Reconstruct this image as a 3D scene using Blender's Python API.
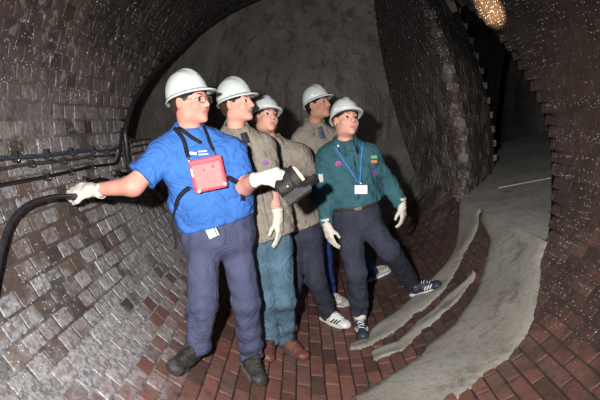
import bpy, math, random
import numpy as np
from mathutils import Vector, Matrix, Quaternion
from mathutils.bvhtree import BVHTree

random.seed(7)
rng = np.random.default_rng(7)
scene = bpy.context.scene
COL = scene.collection
for o in list(bpy.data.objects):
    bpy.data.objects.remove(o)

# ------------------------------------------------------------------ camera
FPX = 520.0
CAMZ = 1.5
PITCH = math.atan(80 / FPX)
cam_data = bpy.data.cameras.new('camera')
cam_data.sensor_width = 36
cam_data.lens = 36 * FPX / 600
cam_data.clip_start = 0.02
cam = bpy.data.objects.new('camera', cam_data)
COL.objects.link(cam)
cam.location = (0, 0, CAMZ)
cam.rotation_euler = (math.pi / 2 - PITCH, 0, 0)
scene.camera = cam

# ------------------------------------------------------------------ world, flash, exposure
world = bpy.data.worlds.new('world')
scene.world = world
world.use_nodes = True
world.node_tree.nodes['Background'].inputs[0].default_value = (0.9, 0.9, 0.9, 1)
world.node_tree.nodes['Background'].inputs[1].default_value = 0.002

vs = scene.view_settings
vs.view_transform = 'Standard'
vs.look = 'None'
vs.gamma = 1
vs.use_curve_mapping = False
vs.exposure = 0.0

# the photographer's flash gun, held up to the left of the camera
fl = bpy.data.lights.new('camera_flash', 'SPOT')
fl.energy = 780
fl.color = (1.0, 0.97, 0.95)
fl.spot_size = math.radians(88)
fl.spot_blend = 0.9
fl.shadow_soft_size = 0.035
flash = bpy.data.objects.new('camera_flash', fl)
COL.objects.link(flash)
flash.location = (-0.24, -0.02, 1.66)
flash.rotation_euler = (Vector((0.05, 3.4, 0.78)) - Vector(flash.location)).to_track_quat('-Z', 'Y').to_euler()

# ------------------------------------------------------------------ geometry of the place
R, XC, ZC = 1.5, 0.25, 1.5          # brick barrel: axis along +Y

def ray(x, y):
    a = (x - 300) / FPX
    b = (200 - y) / FPX
    return Vector((a, math.cos(PITCH) + b * math.sin(PITCH), -math.sin(PITCH) + b * math.cos(PITCH)))

def at(x, y, Y):
    d = ray(x, y)
    return Vector((0, 0, CAMZ)) + d * (Y / d.y)

def barrel(x, y, r=R):
    d = ray(x, y)
    ox, oz = -XC, CAMZ - ZC
    A = d.x ** 2 + d.z ** 2
    B = ox * d.x + oz * d.z
    C = ox * ox + oz * oz - r * r
    t = (-B + math.sqrt(B * B - A * C)) / A
    return Vector((0, 0, CAMZ)) + d * t

def barrel_ty(x, y):
    p = barrel(x, y)
    return math.degrees(math.atan2(p.z - ZC, p.x - XC)), p.y

def cyl(th, Y, r=R):
    a = math.radians(th)
    return Vector((XC + r * math.cos(a), Y, ZC + r * math.sin(a)))

def inward(p):
    v = Vector((XC - p.x, 0, ZC - p.z))
    return v.normalized()

def project(p):
    v = Vector(p) - Vector((0, 0, CAMZ))
    f = Vector((0, math.cos(PITCH), -math.sin(PITCH)))
    u = Vector((0, math.sin(PITCH), math.cos(PITCH)))
    dz = v.dot(f)
    if dz < 0.05:
        return None
    return 300 + FPX * v.x / dz, 200 - FPX * v.dot(u) / dz

# ------------------------------------------------------------------ materials
class NB:
    def __init__(s, name):
        s.m = bpy.data.materials.new(name)
        s.m.use_nodes = True
        s.t = s.m.node_tree
        s.b = s.t.nodes['Principled BSDF']
        s.geo = None
    def n(s, typ, **kw):
        nd = s.t.nodes.new(typ)
        for k, v in kw.items():
            setattr(nd, k, v)
        return nd
    def put(s, sock, v):
        if v is None:
            return
        if hasattr(v, 'is_output'):
            s.t.links.new(v, sock)
        else:
            if sock.type == 'RGBA' and not hasattr(v, '__len__'):
                v = (v, v, v, 1)
            if sock.type == 'RGBA' and len(v) == 3:
                v = tuple(v) + (1,)
            sock.default_value = v
    def math(s, op, a, b=None, c=None, clamp=False):
        nd = s.n('ShaderNodeMath', operation=op, use_clamp=clamp)
        for i, v in enumerate((a, b, c)):
            s.put(nd.inputs[i], v)
        return nd.outputs[0]
    def pos(s):
        if not s.geo:
            s.geo = s.n('ShaderNodeNewGeometry')
        return s.geo.outputs['Position']
    def xyz(s):
        nd = s.n('ShaderNodeSeparateXYZ')
        s.put(nd.inputs[0], s.pos())
        return nd.outputs
    def objco(s):
        return s.n('ShaderNodeTexCoord').outputs['Object']
    def noise(s, scale, detail=4, rough=0.55, co=None, dist=0.0):
        nd = s.n('ShaderNodeTexNoise')
        s.put(nd.inputs['Vector'], co if co is not None else s.pos())
        nd.inputs['Scale'].default_value = scale
        nd.inputs['Detail'].default_value = detail
        nd.inputs['Roughness'].default_value = rough
        nd.inputs['Distortion'].default_value = dist
        return nd.outputs[0]
    def voro(s, scale, co=None):
        nd = s.n('ShaderNodeTexVoronoi')
        s.put(nd.inputs['Vector'], co if co is not None else s.pos())
        nd.inputs['Scale'].default_value = scale
        return nd.outputs
    def rng(s, v, a, b, c=0.0, d=1.0, smooth=True):
        nd = s.n('ShaderNodeMapRange', clamp=True)
        if smooth:
            nd.interpolation_type = 'SMOOTHSTEP'
        for i, x in enumerate((v, a, b, c, d)):
            s.put(nd.inputs[i], x)
        return nd.outputs[0]
    def mix(s, f, a, b, mode='MIX'):
        nd = s.n('ShaderNodeMix', data_type='RGBA', blend_type=mode)
        s.put(nd.inputs[0], f)
        s.put(nd.inputs[6], a)
        s.put(nd.inputs[7], b)
        return nd.outputs[2]
    def ramp(s, f, stops):
        nd = s.n('ShaderNodeValToRGB')
        s.put(nd.inputs[0], f)
        el = nd.color_ramp.elements
        while len(el) < len(stops):
            el.new(0.5)
        for e, (p, c) in zip(el, stops):
            e.position = p
            e.color = tuple(c) + (1,)
        return nd.outputs[0]
    def bump(s, h, strength=0.3, dist=0.02):
        nd = s.n('ShaderNodeBump')
        nd.inputs['Strength'].default_value = strength
        nd.inputs['Distance'].default_value = dist
        s.put(nd.inputs['Height'], h)
        return nd.outputs[0]
    def done(s, color=None, rough=None, normal=None, spec=None, **kw):
        s.put(s.b.inputs['Base Color'], color)
        s.put(s.b.inputs['Roughness'], rough)
        if normal is not None:
            s.put(s.b.inputs['Normal'], normal)
        if spec is not None:
            s.put(s.b.inputs['Specular IOR Level'], spec)
        for k, v in kw.items():
            s.put(s.b.inputs[k], v)
        return s.m

def srgb(r, g, b):
    f = lambda c: (c / 255 / 12.92) if c / 255 <= 0.04045 else ((c / 255 + 0.055) / 1.055) ** 2.4
    return (f(r), f(g), f(b))

def brick_material(name, mortar=False):
    b = NB(name)
    X, Y, Z = b.xyz()
    isl = b.geo.outputs['Random Per Island']
    obr = b.n('ShaderNodeObjectInfo').outputs['Random']
    rnd = b.math('FRACT', b.math('ADD', b.math('MULTIPLY', isl, 1.0), b.math('MULTIPLY', obr, 7.31)))
    rnd2 = b.math('FRACT', b.math('MULTIPLY', rnd, 13.7))
    big = b.noise(1.6, 5, 0.6)
    mid = b.noise(9, 5, 0.65)
    fine = b.noise(70, 3, 0.7)
    # the scrubbed invert is red, the walls brown and dirty
    red = b.ramp(rnd, [(0.0, (0.095, 0.046, 0.038)), (0.35, (0.155, 0.068, 0.054)), (0.7, (0.20, 0.088, 0.068)), (1.0, (0.145, 0.080, 0.067))])
    brown = b.ramp(rnd, [(0.0, (0.060, 0.043, 0.036)), (0.5, (0.105, 0.074, 0.060)), (1.0, (0.15, 0.10, 0.08))])
    up = b.rng(b.math('ADD', Z, b.math('MULTIPLY', b.math('SUBTRACT', big, 0.5), 1.4)), 0.25, 1.0)
    rightside = b.rng(X, 0.2, 1.2)
    up = b.math('MULTIPLY', up, b.math('SUBTRACT', 1.0, b.math('MULTIPLY', b.math('MULTIPLY', rightside, 0.38), b.rng(Y, 4.9, 4.2))))
    up = b.math('MAXIMUM', up, b.rng(X, -0.60, -1.0))
    col = b.mix(up, red, brown)
    if mortar:
        col = b.mix(b.rng(Z, 0.0, 1.3), (0.028, 0.020, 0.017), (0.105, 0.088, 0.078))
    # grime
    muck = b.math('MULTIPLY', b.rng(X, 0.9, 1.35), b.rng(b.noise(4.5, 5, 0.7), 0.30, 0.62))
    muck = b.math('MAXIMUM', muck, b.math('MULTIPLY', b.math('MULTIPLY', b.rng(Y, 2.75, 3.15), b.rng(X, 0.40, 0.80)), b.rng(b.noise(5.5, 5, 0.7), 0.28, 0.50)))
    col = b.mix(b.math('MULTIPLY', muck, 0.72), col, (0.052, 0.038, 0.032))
    col = b.mix(b.rng(mid, 0.45, 0.75, 0.0, 0.6), col, (0.035, 0.028, 0.025))
    # darker towards the crown, with a noise-broken edge
    crown_dark = b.rng(b.math('ADD', Z, b.math('MULTIPLY', b.math('SUBTRACT', big, 0.5), 1.6)), 1.6, 2.5, 0.0, 0.85)
    # lime efflorescence: left haunch, brick by brick
    zone = b.math('MULTIPLY', b.rng(b.math('ADD', X, b.math('MULTIPLY', b.math('SUBTRACT', mid, 0.5), 0.5)), -0.45, -0.85),
                  b.rng(Z, 2.1, 0.95))
    thr = b.math('ADD', b.math('MULTIPLY', b.math('SUBTRACT', rnd2, 0.5), 0.30), b.math('ADD', b.math('MULTIPLY', big, 0.75), b.math('MULTIPLY', mid, 0.35)))
    lime = b.math('MULTIPLY', b.rng(thr, 0.37, 0.57), zone)
    lime = b.math('MULTIPLY', lime, b.rng(b.noise(38, 5, 0.75), 0.36, 0.60, 0.22, 1.0))
    limecol = b.mix(b.rng(b.noise(30, 4, 0.7), 0.3, 0.7), (0.45, 0.465, 0.485), (0.31, 0.305, 0.305))
    col = b.mix(b.math('MULTIPLY', lime, 0.85), col, limecol)
    # pale blotches on the upper left
    blot = b.math('MULTIPLY', b.rng(b.noise(14, 3, 0.6, dist=0.6), 0.56, 0.68), b.math('MULTIPLY', b.rng(X, -0.2, -0.9), b.rng(Z, 1.0, 1.5)))
    col = b.mix(b.math('MULTIPLY', blot, 0.75), col, (0.34, 0.33, 0.32))
    grey = b.math('MULTIPLY', b.rng(b.noise(5, 5, 0.65), 0.42, 0.62), b.math('MULTIPLY', b.rng(Y, 4.6, 5.1), b.rng(X, 1.2, 1.55)))
    col = b.mix(b.math('MULTIPLY', grey, 0.6), col, (0.27, 0.245, 0.21))
    col = b.mix(crown_dark, col, (0.012, 0.0115, 0.012))
    # white specks painted in for glints of the flash on wet brick
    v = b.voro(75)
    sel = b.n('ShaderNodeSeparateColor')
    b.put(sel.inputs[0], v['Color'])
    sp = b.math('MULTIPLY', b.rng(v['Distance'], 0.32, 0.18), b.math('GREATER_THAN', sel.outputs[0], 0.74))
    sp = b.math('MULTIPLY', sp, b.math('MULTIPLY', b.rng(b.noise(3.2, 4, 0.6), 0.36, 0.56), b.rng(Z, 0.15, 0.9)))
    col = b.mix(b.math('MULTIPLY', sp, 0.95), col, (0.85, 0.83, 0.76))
    h = b.math('ADD', b.math('MULTIPLY', fine, 0.5), b.math('MULTIPLY', mid, 0.8))
    rough = b.rng(b.noise(25, 3, 0.6), 0.3, 0.7, 0.38, 0.75)
    return b.done(col, rough, b.bump(h, 0.55, 0.012), spec=0.45)

M = {}
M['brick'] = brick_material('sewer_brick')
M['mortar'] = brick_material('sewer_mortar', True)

def concrete_material(name, c1, c2, dirt, rough=(0.35, 0.65), specks=0.5, streak=False):
    b = NB(name)
    n1 = b.noise(2.2, 6, 0.65)
    n2 = b.noise(22, 5, 0.7)
    n3 = b.noise(120, 2, 0.6)
    col = b.mix(b.rng(n1, 0.35, 0.65), c1, c2)
    col = b.mix(b.rng(n2, 0.5, 0.75, 0, 0.6), col, dirt)
    col = b.mix(b.rng(b.noise(6, 6, 0.7, dist=0.8), 0.5, 0.7, 0, 0.65), col, dirt)
    if streak:
        mp = b.n('ShaderNodeMapping')
        b.put(mp.inputs['Vector'], b.pos())
        mp.inputs['Scale'].default_value = (3.0, 3.0, 0.35)
        col = b.mix(b.rng(b.noise(2.0, 5, 0.7, mp.outputs[0]), 0.5, 0.62, 0, 0.65), col, dirt)
    v = b.voro(48)
    sel = b.n('ShaderNodeSeparateColor')
    b.put(sel.inputs[0], v['Color'])
    sp = b.math('MULTIPLY', b.rng(v['Distance'], 0.28, 0.14), b.math('GREATER_THAN', sel.outputs[0], 0.8))
    sp = b.math('MULTIPLY', sp, b.rng(n1, 0.45, 0.6, 0, specks))
    col = b.mix(sp, col, (0.65, 0.64, 0.6))
    h = b.math('ADD', b.math('MULTIPLY', n2, 0.7), b.math('MULTIPLY', n3, 0.25))
    return b.done(col, b.rng(n2, 0.3, 0.7, rough[0], rough[1]), b.bump(h, 0.7, 0.014), spec=0.4)

M['concrete'] = concrete_material('wet_concrete', (0.33, 0.315, 0.28), (0.25, 0.232, 0.20), (0.10, 0.085, 0.07))
M['bench'] = concrete_material('bench_concrete', (0.50, 0.485, 0.445), (0.37, 0.36, 0.33), (0.14, 0.13, 0.12))
M['render'] = concrete_material('old_render', (0.19, 0.172, 0.155), (0.135, 0.123, 0.112), (0.06, 0.052, 0.048), specks=0.0, streak=True)
M['dark_render'] = concrete_material('passage_render', (0.06, 0.056, 0.052), (0.03, 0.028, 0.026), (0.012, 0.011, 0.010), specks=0.0, streak=True)  # render in darker tones for the passage walls and roof

def cloth(name, c, var=0.25, rough=0.85, scale=300, folds=9, bs=0.40):
    b = NB(name)
    n1 = b.noise(folds, 4, 0.6)
    n2 = b.noise(scale, 2, 0.5)
    c = np.array(c)
    col = b.mix(b.rng(n1, 0.3, 0.7), tuple(c * (1 - var)), tuple(c * (1 + var * 0.6)))
    crease = b.math('ABSOLUTE', b.math('SUBTRACT', b.noise(folds * 0.9, 2, 0.5, dist=1.2), 0.5))
    hgt = b.math('ADD', b.math('MULTIPLY', b.rng(crease, 0.0, 0.12), 0.8), b.math('ADD', b.math('MULTIPLY', n1, 0.6), b.math('MULTIPLY', n2, 0.10)))
    return b.done(col, rough, b.bump(hgt, bs, 0.018), spec=0.2)

def plain(name, c, rough=0.5, spec=0.4, metallic=0.0, noise=0.15, **kw):
    b = NB(name)
    n1 = b.noise(40, 4, 0.6)
    c = np.array(c)
    col = b.mix(b.rng(n1, 0.3, 0.7), tuple(c * (1 - noise)), tuple(np.minimum(c * (1 + noise), 1)))
    return b.done(col, rough, spec=spec, Metallic=metallic, **kw)

def skin_material(name, c, c2):
    b = NB(name)
    n1 = b.noise(16, 3, 0.6)
    col = b.mix(b.rng(n1, 0.35, 0.7), c, c2)
    return b.done(col, 0.62, b.bump(b.noise(260, 2), 0.06, 0.003), spec=0.25)

M['skin_ruddy'] = skin_material('ruddy_skin', (0.55, 0.27, 0.21), (0.51, 0.215, 0.165))
M['skin_fair'] = skin_material('fair_skin', (0.57, 0.31, 0.24), (0.54, 0.265, 0.205))
M['skin_tan'] = skin_material('tanned_skin', (0.42, 0.22, 0.155), (0.38, 0.185, 0.125))
M['lip'] = plain('lip', (0.43, 0.18, 0.15), 0.5)
M['teeth'] = plain('teeth', (0.72, 0.68, 0.6), 0.3)
M['eye_white'] = plain('eye_white', (0.48, 0.45, 0.42), 0.15, noise=0.03)
M['iris'] = plain('iris', (0.025, 0.02, 0.018), 0.1)
M['hair_brown'] = cloth('brown_hair', (0.045, 0.026, 0.016), 0.5, 0.6, 400, 60, 0.2)
M['hair_black'] = cloth('black_hair', (0.014, 0.011, 0.010), 0.5, 0.5, 400, 60, 0.2)
M['hair_fair'] = cloth('fair_hair', (0.16, 0.09, 0.05), 0.4, 0.6, 400, 60, 0.2)
M['hat'] = plain('white_hard_hat_plastic', (0.50, 0.535, 0.52), 0.34, 0.5, noise=0.05)
M['hat_mark'] = plain('hard_hat_mark', (0.16, 0.21, 0.24), 0.5)
M['glove'] = cloth('cream_cotton_glove', (0.57, 0.535, 0.46), 0.12, 0.9, 500, 30, 0.12)
M['blue_shirt'] = cloth('royal_blue_cotton', (0.040, 0.135, 0.42), 0.18, 0.85)
M['grey_shirt'] = cloth('taupe_shirt_cloth', (0.235, 0.205, 0.170), 0.16, 0.85)
M['teal_shirt'] = cloth('teal_shirt_cloth', (0.033, 0.098, 0.120), 0.2, 0.85)
M['navy_trouser'] = cloth('slate_navy_twill', (0.058, 0.066, 0.118), 0.2, 0.85, bs=0.28)
M['dark_trouser'] = cloth('dark_navy_twill', (0.032, 0.036, 0.055), 0.2, 0.85, bs=0.28)
M['jeans'] = cloth('washed_denim', (0.072, 0.130, 0.180), 0.35, 0.9, 260, 7)
M['track'] = cloth('blue_track_nylon', (0.025, 0.05, 0.17), 0.2, 0.6)
M['undershirt'] = cloth('charcoal_jersey', (0.03, 0.032, 0.04), 0.2)
M['undershirt_blue'] = cloth('slate_jersey', (0.09, 0.10, 0.15), 0.2)
M['black'] = plain('black_rubber', (0.012, 0.012, 0.013), 0.45)
M['hose'] = plain('hose_rubber', (0.018, 0.018, 0.020), 0.4, 0.5, noise=0.4)
M['cable_blue'] = plain('dusty_blue_cable', (0.045, 0.065, 0.09), 0.5, noise=0.4)
M['cable_grey'] = plain('dusty_grey_cable', (0.055, 0.052, 0.05), 0.55, noise=0.5)
M['webbing'] = cloth('black_webbing', (0.012, 0.013, 0.017), 0.2)
M['red'] = plain('red_vinyl', (0.56, 0.065, 0.085), 0.55, 0.25, noise=0.08)
M['red_panel'] = plain('pale_red_window', (0.72, 0.17, 0.17), 0.7, 0.12, noise=0.10)
M['white'] = plain('white_card', (0.70, 0.70, 0.68), 0.6, 0.2, noise=0.04)
M['metal'] = plain('bright_metal', (0.62, 0.60, 0.56), 0.25, metallic=0.9)
M['boot'] = plain('scuffed_black_leather', (0.036, 0.034, 0.033), 0.58, 0.3, noise=0.5)
M['boot_sole'] = plain('grey_rubber_sole', (0.09, 0.085, 0.08), 0.6, noise=0.3)
M['brown_leather'] = plain('brown_leather', (0.12, 0.045, 0.032), 0.48, 0.35, noise=0.35)
M['brown_sole'] = plain('dark_sole', (0.05, 0.04, 0.036), 0.6)
M['trainer_white'] = plain('white_trainer_leather', (0.66, 0.65, 0.62), 0.45, noise=0.08)
M['trainer_grey'] = plain('grey_trainer_mesh', (0.33, 0.32, 0.30), 0.6, noise=0.15)
M['trainer_navy'] = plain('navy_trainer_mesh', (0.025, 0.032, 0.05), 0.5, noise=0.2)
M['stripe_navy'] = plain('navy_stripe', (0.02, 0.025, 0.045), 0.5)
M['lanyard'] = plain('blue_lanyard', (0.03, 0.16, 0.42), 0.6)
M['belt'] = plain('brown_belt', (0.06, 0.028, 0.018), 0.4)
M['patch_yellow'] = plain('yellow_green_patch', (0.42, 0.48, 0.08), 0.7)
M['patch_green'] = plain('green_flag_patch', (0.16, 0.40, 0.20), 0.7)
M['patch_orange'] = plain('orange_patch', (0.62, 0.22, 0.06), 0.7)
M['patch_purple'] = plain('purple_patch', (0.20, 0.07, 0.26), 0.7)
M['patch_magenta'] = plain('magenta_patch', (0.36, 0.06, 0.28), 0.7)
M['patch_pale'] = plain('pale_patch', (0.52, 0.55, 0.48), 0.7)
M['lamp_body'] = plain('scuffed_black_plastic', (0.016, 0.0155, 0.015), 0.62, 0.25, noise=0.5)
M['glass'] = plain('spectacle_glass', (0.9, 0.9, 0.9), 0.05, **{'Transmission Weight': 1.0, 'Alpha': 0.25})
def glow():
    b = NB('lamp_glow')
    n = b.noise(60, 3)
    c = b.mix(b.rng(n, 0.4, 0.6), (1.0, 0.50, 0.22), (1.0, 0.80, 0.55))
    b.put(b.b.inputs['Emission Color'], c)
    b.b.inputs['Emission Strength'].default_value = 1.5
    return b.done((0.9, 0.6, 0.4), 0.3)
M['glow'] = glow()

# ------------------------------------------------------------------ object helpers
def mesh_from(name, verts, faces, mats, smooth=True, midx=None):
    me = bpy.data.meshes.new(name)
    me.from_pydata([tuple(v) for v in verts], [], [tuple(f) for f in faces])
    for m in (mats if isinstance(mats, (list, tuple)) else [mats]):
        me.materials.append(m)
    if smooth:
        me.polygons.foreach_set('use_smooth', np.ones(len(me.polygons), dtype=bool))
    if midx is not None:
        me.polygons.foreach_set('material_index', np.asarray(midx, dtype=np.int32))
    me.update()
    return me

def part(name, verts, faces, mat, parent=None, smooth=True, midx=None, label=None):
    o = bpy.data.objects.new(name, mesh_from(name, verts, faces, mat, smooth, midx))
    COL.objects.link(o)
    if parent is not None:
        o.parent = parent
        o.matrix_parent_inverse = Matrix.Translation(-root_loc(parent))
    if label:
        o['label'] = label
    return o

def root_loc(p):
    # all meshes carry world coordinates; only root empties are moved
    return Vector(p.location) if p.type == 'EMPTY' else Vector((0, 0, 0)) if p.parent is None else Vector((0, 0, 0))

def tag(o, label, cat, group=None):
    o['label'] = label
    o['category'] = cat
    if group:
        o['group'] = group
    return o

def structure(o, label=None):
    o['kind'] = 'structure'
    if label:
        o['label'] = label
    return o

def thing(name, loc, label, cat, group=None):
    o = bpy.data.objects.new(name, None)
    o.empty_display_size = 0.1
    COL.objects.link(o)
    o.location = loc
    return tag(o, label, cat, group)

def tube(points, rad, n=8, closed=False, caps=True):
    pts = [Vector(p) for p in points]
    rads = rad if hasattr(rad, '__len__') else [rad] * len(pts)
    V, F = [], []
    up = None
    for i, p in enumerate(pts):
        a = pts[max(i - 1, 0)]
        b = pts[min(i + 1, len(pts) - 1)]
        t = (b - a).normalized()
        if up is None:
            up = t.orthogonal().normalized()
        else:
            up = (up - t * up.dot(t)).normalized()
        s = t.cross(up)
        for k in range(n):
            an = 2 * math.pi * k / n
            V.append(p + (up * math.cos(an) + s * math.sin(an)) * rads[i])
    for i in range(len(pts) - 1):
        for k in range(n):
            k2 = (k + 1) % n
            F.append((i * n + k, i * n + k2, (i + 1) * n + k2, (i + 1) * n + k))
    if caps:
        F.append(tuple(reversed(range(n))))
        F.append(tuple(range((len(pts) - 1) * n, len(pts) * n)))
    return V, F

def ribbon(points, normals, width, thick=0.003):
    """flat strap: points with surface normals"""
    V, F = [], []
    pts = [Vector(p) for p in points]
    for i, p in enumerate(pts):
        t = (pts[min(i + 1, len(pts) - 1)] - pts[max(i - 1, 0)]).normalized()
        nn = Vector(normals[i])
        s = t.cross(nn).normalized()
        nn = s.cross(t).normalized()
        for (a, b) in ((-1, 0), (1, 0), (1, 1), (-1, 1)):
            V.append(p + s * (a * width / 2) + nn * (b * thick))
    for i in range(len(pts) - 1):
        for k in range(4):
            k2 = (k + 1) % 4
            F.append((i * 4 + k, i * 4 + k2, i * 4 + 4 + k2, i * 4 + 4 + k))
    F.append((3, 2, 1, 0))
    m = 4 * (len(pts) - 1)
    F.append((m, m + 1, m + 2, m + 3))
    return V, F

def smooth_path(pts, sub=6):
    pts = [Vector(p) for p in pts]
    out = []
    for i in range(len(pts) - 1):
        p0 = pts[max(i - 1, 0)]
        p1, p2 = pts[i], pts[i + 1]
        p3 = pts[min(i + 2, len(pts) - 1)]
        for k in range(sub):
            t = k / sub
            out.append(0.5 * ((2 * p1) + (-p0 + p2) * t + (2 * p0 - 5 * p1 + 4 * p2 - p3) * t * t + (-p0 + 3 * p1 - 3 * p2 + p3) * t ** 3))
    out.append(pts[-1])
    return out

def box_local(c, ax, ay, az, sx, sy, sz, bev=0.0):
    """box with chamfered edges on the +z face, axes ax ay az (unit), full sizes"""
    V = []
    c = Vector(c)
    ax, ay, az = Vector(ax), Vector(ay), Vector(az)
    b = bev
    for (zz, ins) in ((-sz / 2, 0), (sz / 2 - b, 0), (sz / 2, b)):
        for (i, j) in ((-1, -1), (1, -1), (1, 1), (-1, 1)):
            V.append(c + ax * (i * (sx / 2 - ins)) + ay * (j * (sy / 2 - ins)) + az * zz)
    F = [(3, 2, 1, 0), (8, 9, 10, 11)]
    for r in (0, 4):
        for k in range(4):
            k2 = (k + 1) % 4
            F.append((r + k, r + k2, r + 4 + k2, r + 4 + k))
    return V, F

def merge(*vf):
    V, F = [], []
    for v, f in vf:
        o = len(V)
        V += list(v)
        F += [tuple(i + o for i in q) for q in f]
    return V, F

# ------------------------------------------------------------------ the barrel
RIM_PX = [(125, 135), (133, 105), (150, 78), (170, 57), (200, 30), (230, 12), (260, 0)]
RIM_PX2 = [(470, 10), (500, 40), (520, 70), (540, 105), (548, 130), (551, 180), (548, 235)]
rt = []
for q in RIM_PX:
    t, y = barrel_ty(*q)
    rt.append((t % 360, y))
for q in RIM_PX2:
    t, y = barrel_ty(*q)
    rt.append((t, y))
rt += [(100, 6.15), (80, 5.9), (60, 5.25)]
rt += [(-30.5, 3.2), (-31.5, 6.9), (-90, 6.9), (-150, 6.9), (-158, 6.6), (-170, 4.6)]
rim_tab = sorted([(t if t <= 190 else t - 360, y) for t, y in [(a if a < 184.5 else a, b) for a, b in rt]])
# angles run -170 ... 190
_rt = np.array([t for t, _ in rim_tab] )
_ry = np.array([y for _, y in rim_tab])
_rt = np.concatenate([_rt - 360, _rt, _rt + 360])
_ry = np.concatenate([_ry, _ry, _ry])
_o = np.argsort(_rt)
_rt, _ry = _rt[_o], _ry[_o]
def rim(th):
    return float(np.interp(th, _rt, _ry))

SECT = {'floor': (-142, -38), 'wall_right': (-38, 38), 'ceiling': (38, 142), 'wall_left': (142, 218)}
LABEL = {'floor': 'red brick invert of the round sewer underfoot', 'wall_right': 'dark brown brick side of the sewer beside the opening',
         'ceiling': 'dark brick crown of the sewer', 'wall_left': 'lime stained brick side of the sewer behind the cables'}
Y0 = -1.6

def shell(name, t0, t1):
    n = int((t1 - t0) / 1.0)
    V, F = [], []
    nY = 24
    for i in range(n + 1):
        th = t0 + (t1 - t0) * i / n
        ye = rim(th)
        rr = R + 0.0012 + 0.0035 * max(0, 1 - abs(th + 88) / 48)
        for k in range(nY + 1):
            V.append(cyl(th, Y0 + (ye - Y0) * k / nY, rr))
        V.append(cyl(th, ye, R + 0.24))
        V.append(cyl(th, Y0, R + 0.24))
    m = nY + 3
    for i in range(n):
        for k in range(nY + 1):
            F.append((i * m + k, i * m + k + 1, (i + 1) * m + k + 1, (i + 1) * m + k))
        F.append((i * m + nY + 1, i * m + nY + 2, (i + 1) * m + nY + 2, (i + 1) * m + nY + 1))
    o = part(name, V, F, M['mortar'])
    return structure(o, LABEL[name])

shells = {k: shell(k, *v) for k, v in SECT.items()}

BW, BL, BH = 0.075, 0.226, 0.04
def brick_mesh(k):
    r = random.Random(k)
    c = 0.0025
    V = []
    for (zz, ins) in ((0, 0), (BH - c, 0), (BH, 0.007)):
        for (i, j) in ((-1, -1), (1, -1), (1, 1), (-1, 1)):
            V.append((i * (BW / 2 - ins) + r.uniform(-1, 1) * 0.0018, j * (BL / 2 - ins) + r.uniform(-1, 1) * 0.003, zz + (r.uniform(-1, 1) * 0.0012 if zz else 0)))
    F = [(8, 9, 10, 11)]
    for q in (0, 4):
        for k2 in range(4):
            k3 = (k2 + 1) % 4
            F.append((q + k2, q + k3, q + 4 + k3, q + 4 + k2))
    return V, F
BV = [brick_mesh(k) for k in range(6)]
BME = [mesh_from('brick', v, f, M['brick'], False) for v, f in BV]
BARR = [np.array(v) for v, f in BV]

NC = 113
bricks = {k: [] for k in SECT}
for j in range(NC):
    th = -180 + 360 * (j + 0.5) / NC
    for k, (a, b) in SECT.items():
        if a <= th < b or a <= th + 360 < b:
            sec = k
    ye = rim(th)
    y = Y0 + (0.118 if j % 2 else 0) + random.uniform(-0.02, 0.02)
    pitch = 0.122 if (th > 142 or th < -127) else 0.236
    if pitch < 0.2:
        y += (0.061 if j % 2 else 0) - (0.118 if j % 2 else 0)
    while y < ye - 0.03:
        ln = min(pitch, ye - y)
        bricks[sec].append((th, y, ln))
        y += pitch

def brick_matrix(th, y, ln, dark=0):
    w = max(0, 1 - abs(th + 84) / 50) ** 0.5          # the trodden invert has open joints, the sides are smeared flush
    c = cyl(th, y + ln / 2, R + BH - 0.0012 - 0.0033 * w + random.gauss(0, 0.0010 + 0.0006 * w))
    zax = inward(c)
    yax = Vector((0, 1, 0))
    xax = yax.cross(zax)
    m = Matrix((xax, yax, zax)).transposed().to_4x4()
    m = m @ Matrix.Rotation(random.gauss(0, 0.008), 4, 'Z') @ Matrix.Rotation(random.gauss(0, 0.003 + 0.004 * w), 4, 'X') @ Matrix.Rotation(random.gauss(0, 0.004 + 0.006 * w), 4, 'Y')
    m = m @ Matrix.Diagonal((1, (ln - 0.010) / BL, 1, 1))
    m.translation = c
    return m

def px_area(m):
    c = project(m.translation + (m.to_3x3() @ Vector((0, 0, BH))))
    if c is None or not (-6 < c[0] < 606 and -6 < c[1] < 406):
        return 0
    pr = []
    for (i, j) in ((-1, -1), (1, -1), (1, 1), (-1, 1)):
        q = project(m @ Vector((i * BW / 2, j * BL / 2, BH)))
        if q is None:
            return 0
        pr.append(q)
    a = 0
    for i in range(4):
        a += pr[i][0] * pr[(i + 1) % 4][1] - pr[(i + 1) % 4][0] * pr[i][1]
    d1 = math.dist(pr[0], pr[2])
    return abs(a) / 2 if d1 > 10 else 0

def stuff_mesh(name, mats, parent, label=None):
    V = np.zeros((len(mats) * 12, 3))
    F = []
    for i, m in enumerate(mats):
        k = random.randrange(6)
        mm = np.array(m)
        V[i * 12:(i + 1) * 12] = BARR[k] @ mm[:3, :3].T + mm[:3, 3]
        for f in BV[k][1]:
            F.append(tuple(q + i * 12 for q in f))
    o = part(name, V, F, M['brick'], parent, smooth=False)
    o['kind'] = 'stuff'
    if label:
        o['label'] = label
    return o

for sec, lst in bricks.items():
    mats = [brick_matrix(*b) for b in lst]
    ar = [px_area(m) for m in mats]
    order = sorted(range(len(mats)), key=lambda i: -ar[i])
    lim = {'floor': 290, 'wall_left': 290, 'wall_right': 160, 'ceiling': 0}[sec]
    single = [i for i in order[:lim] if ar[i] > 22]
    ss = set(single)
    for i in single:
        o = bpy.data.objects.new('brick', BME[random.randrange(6)])
        COL.objects.link(o)
        o.parent = shells[sec]
        o.matrix_world = mats[i]
    rest = [mats[i] for i in range(len(mats)) if i not in ss]
    stuff_mesh('small_bricks', rest, shells[sec])

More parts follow.
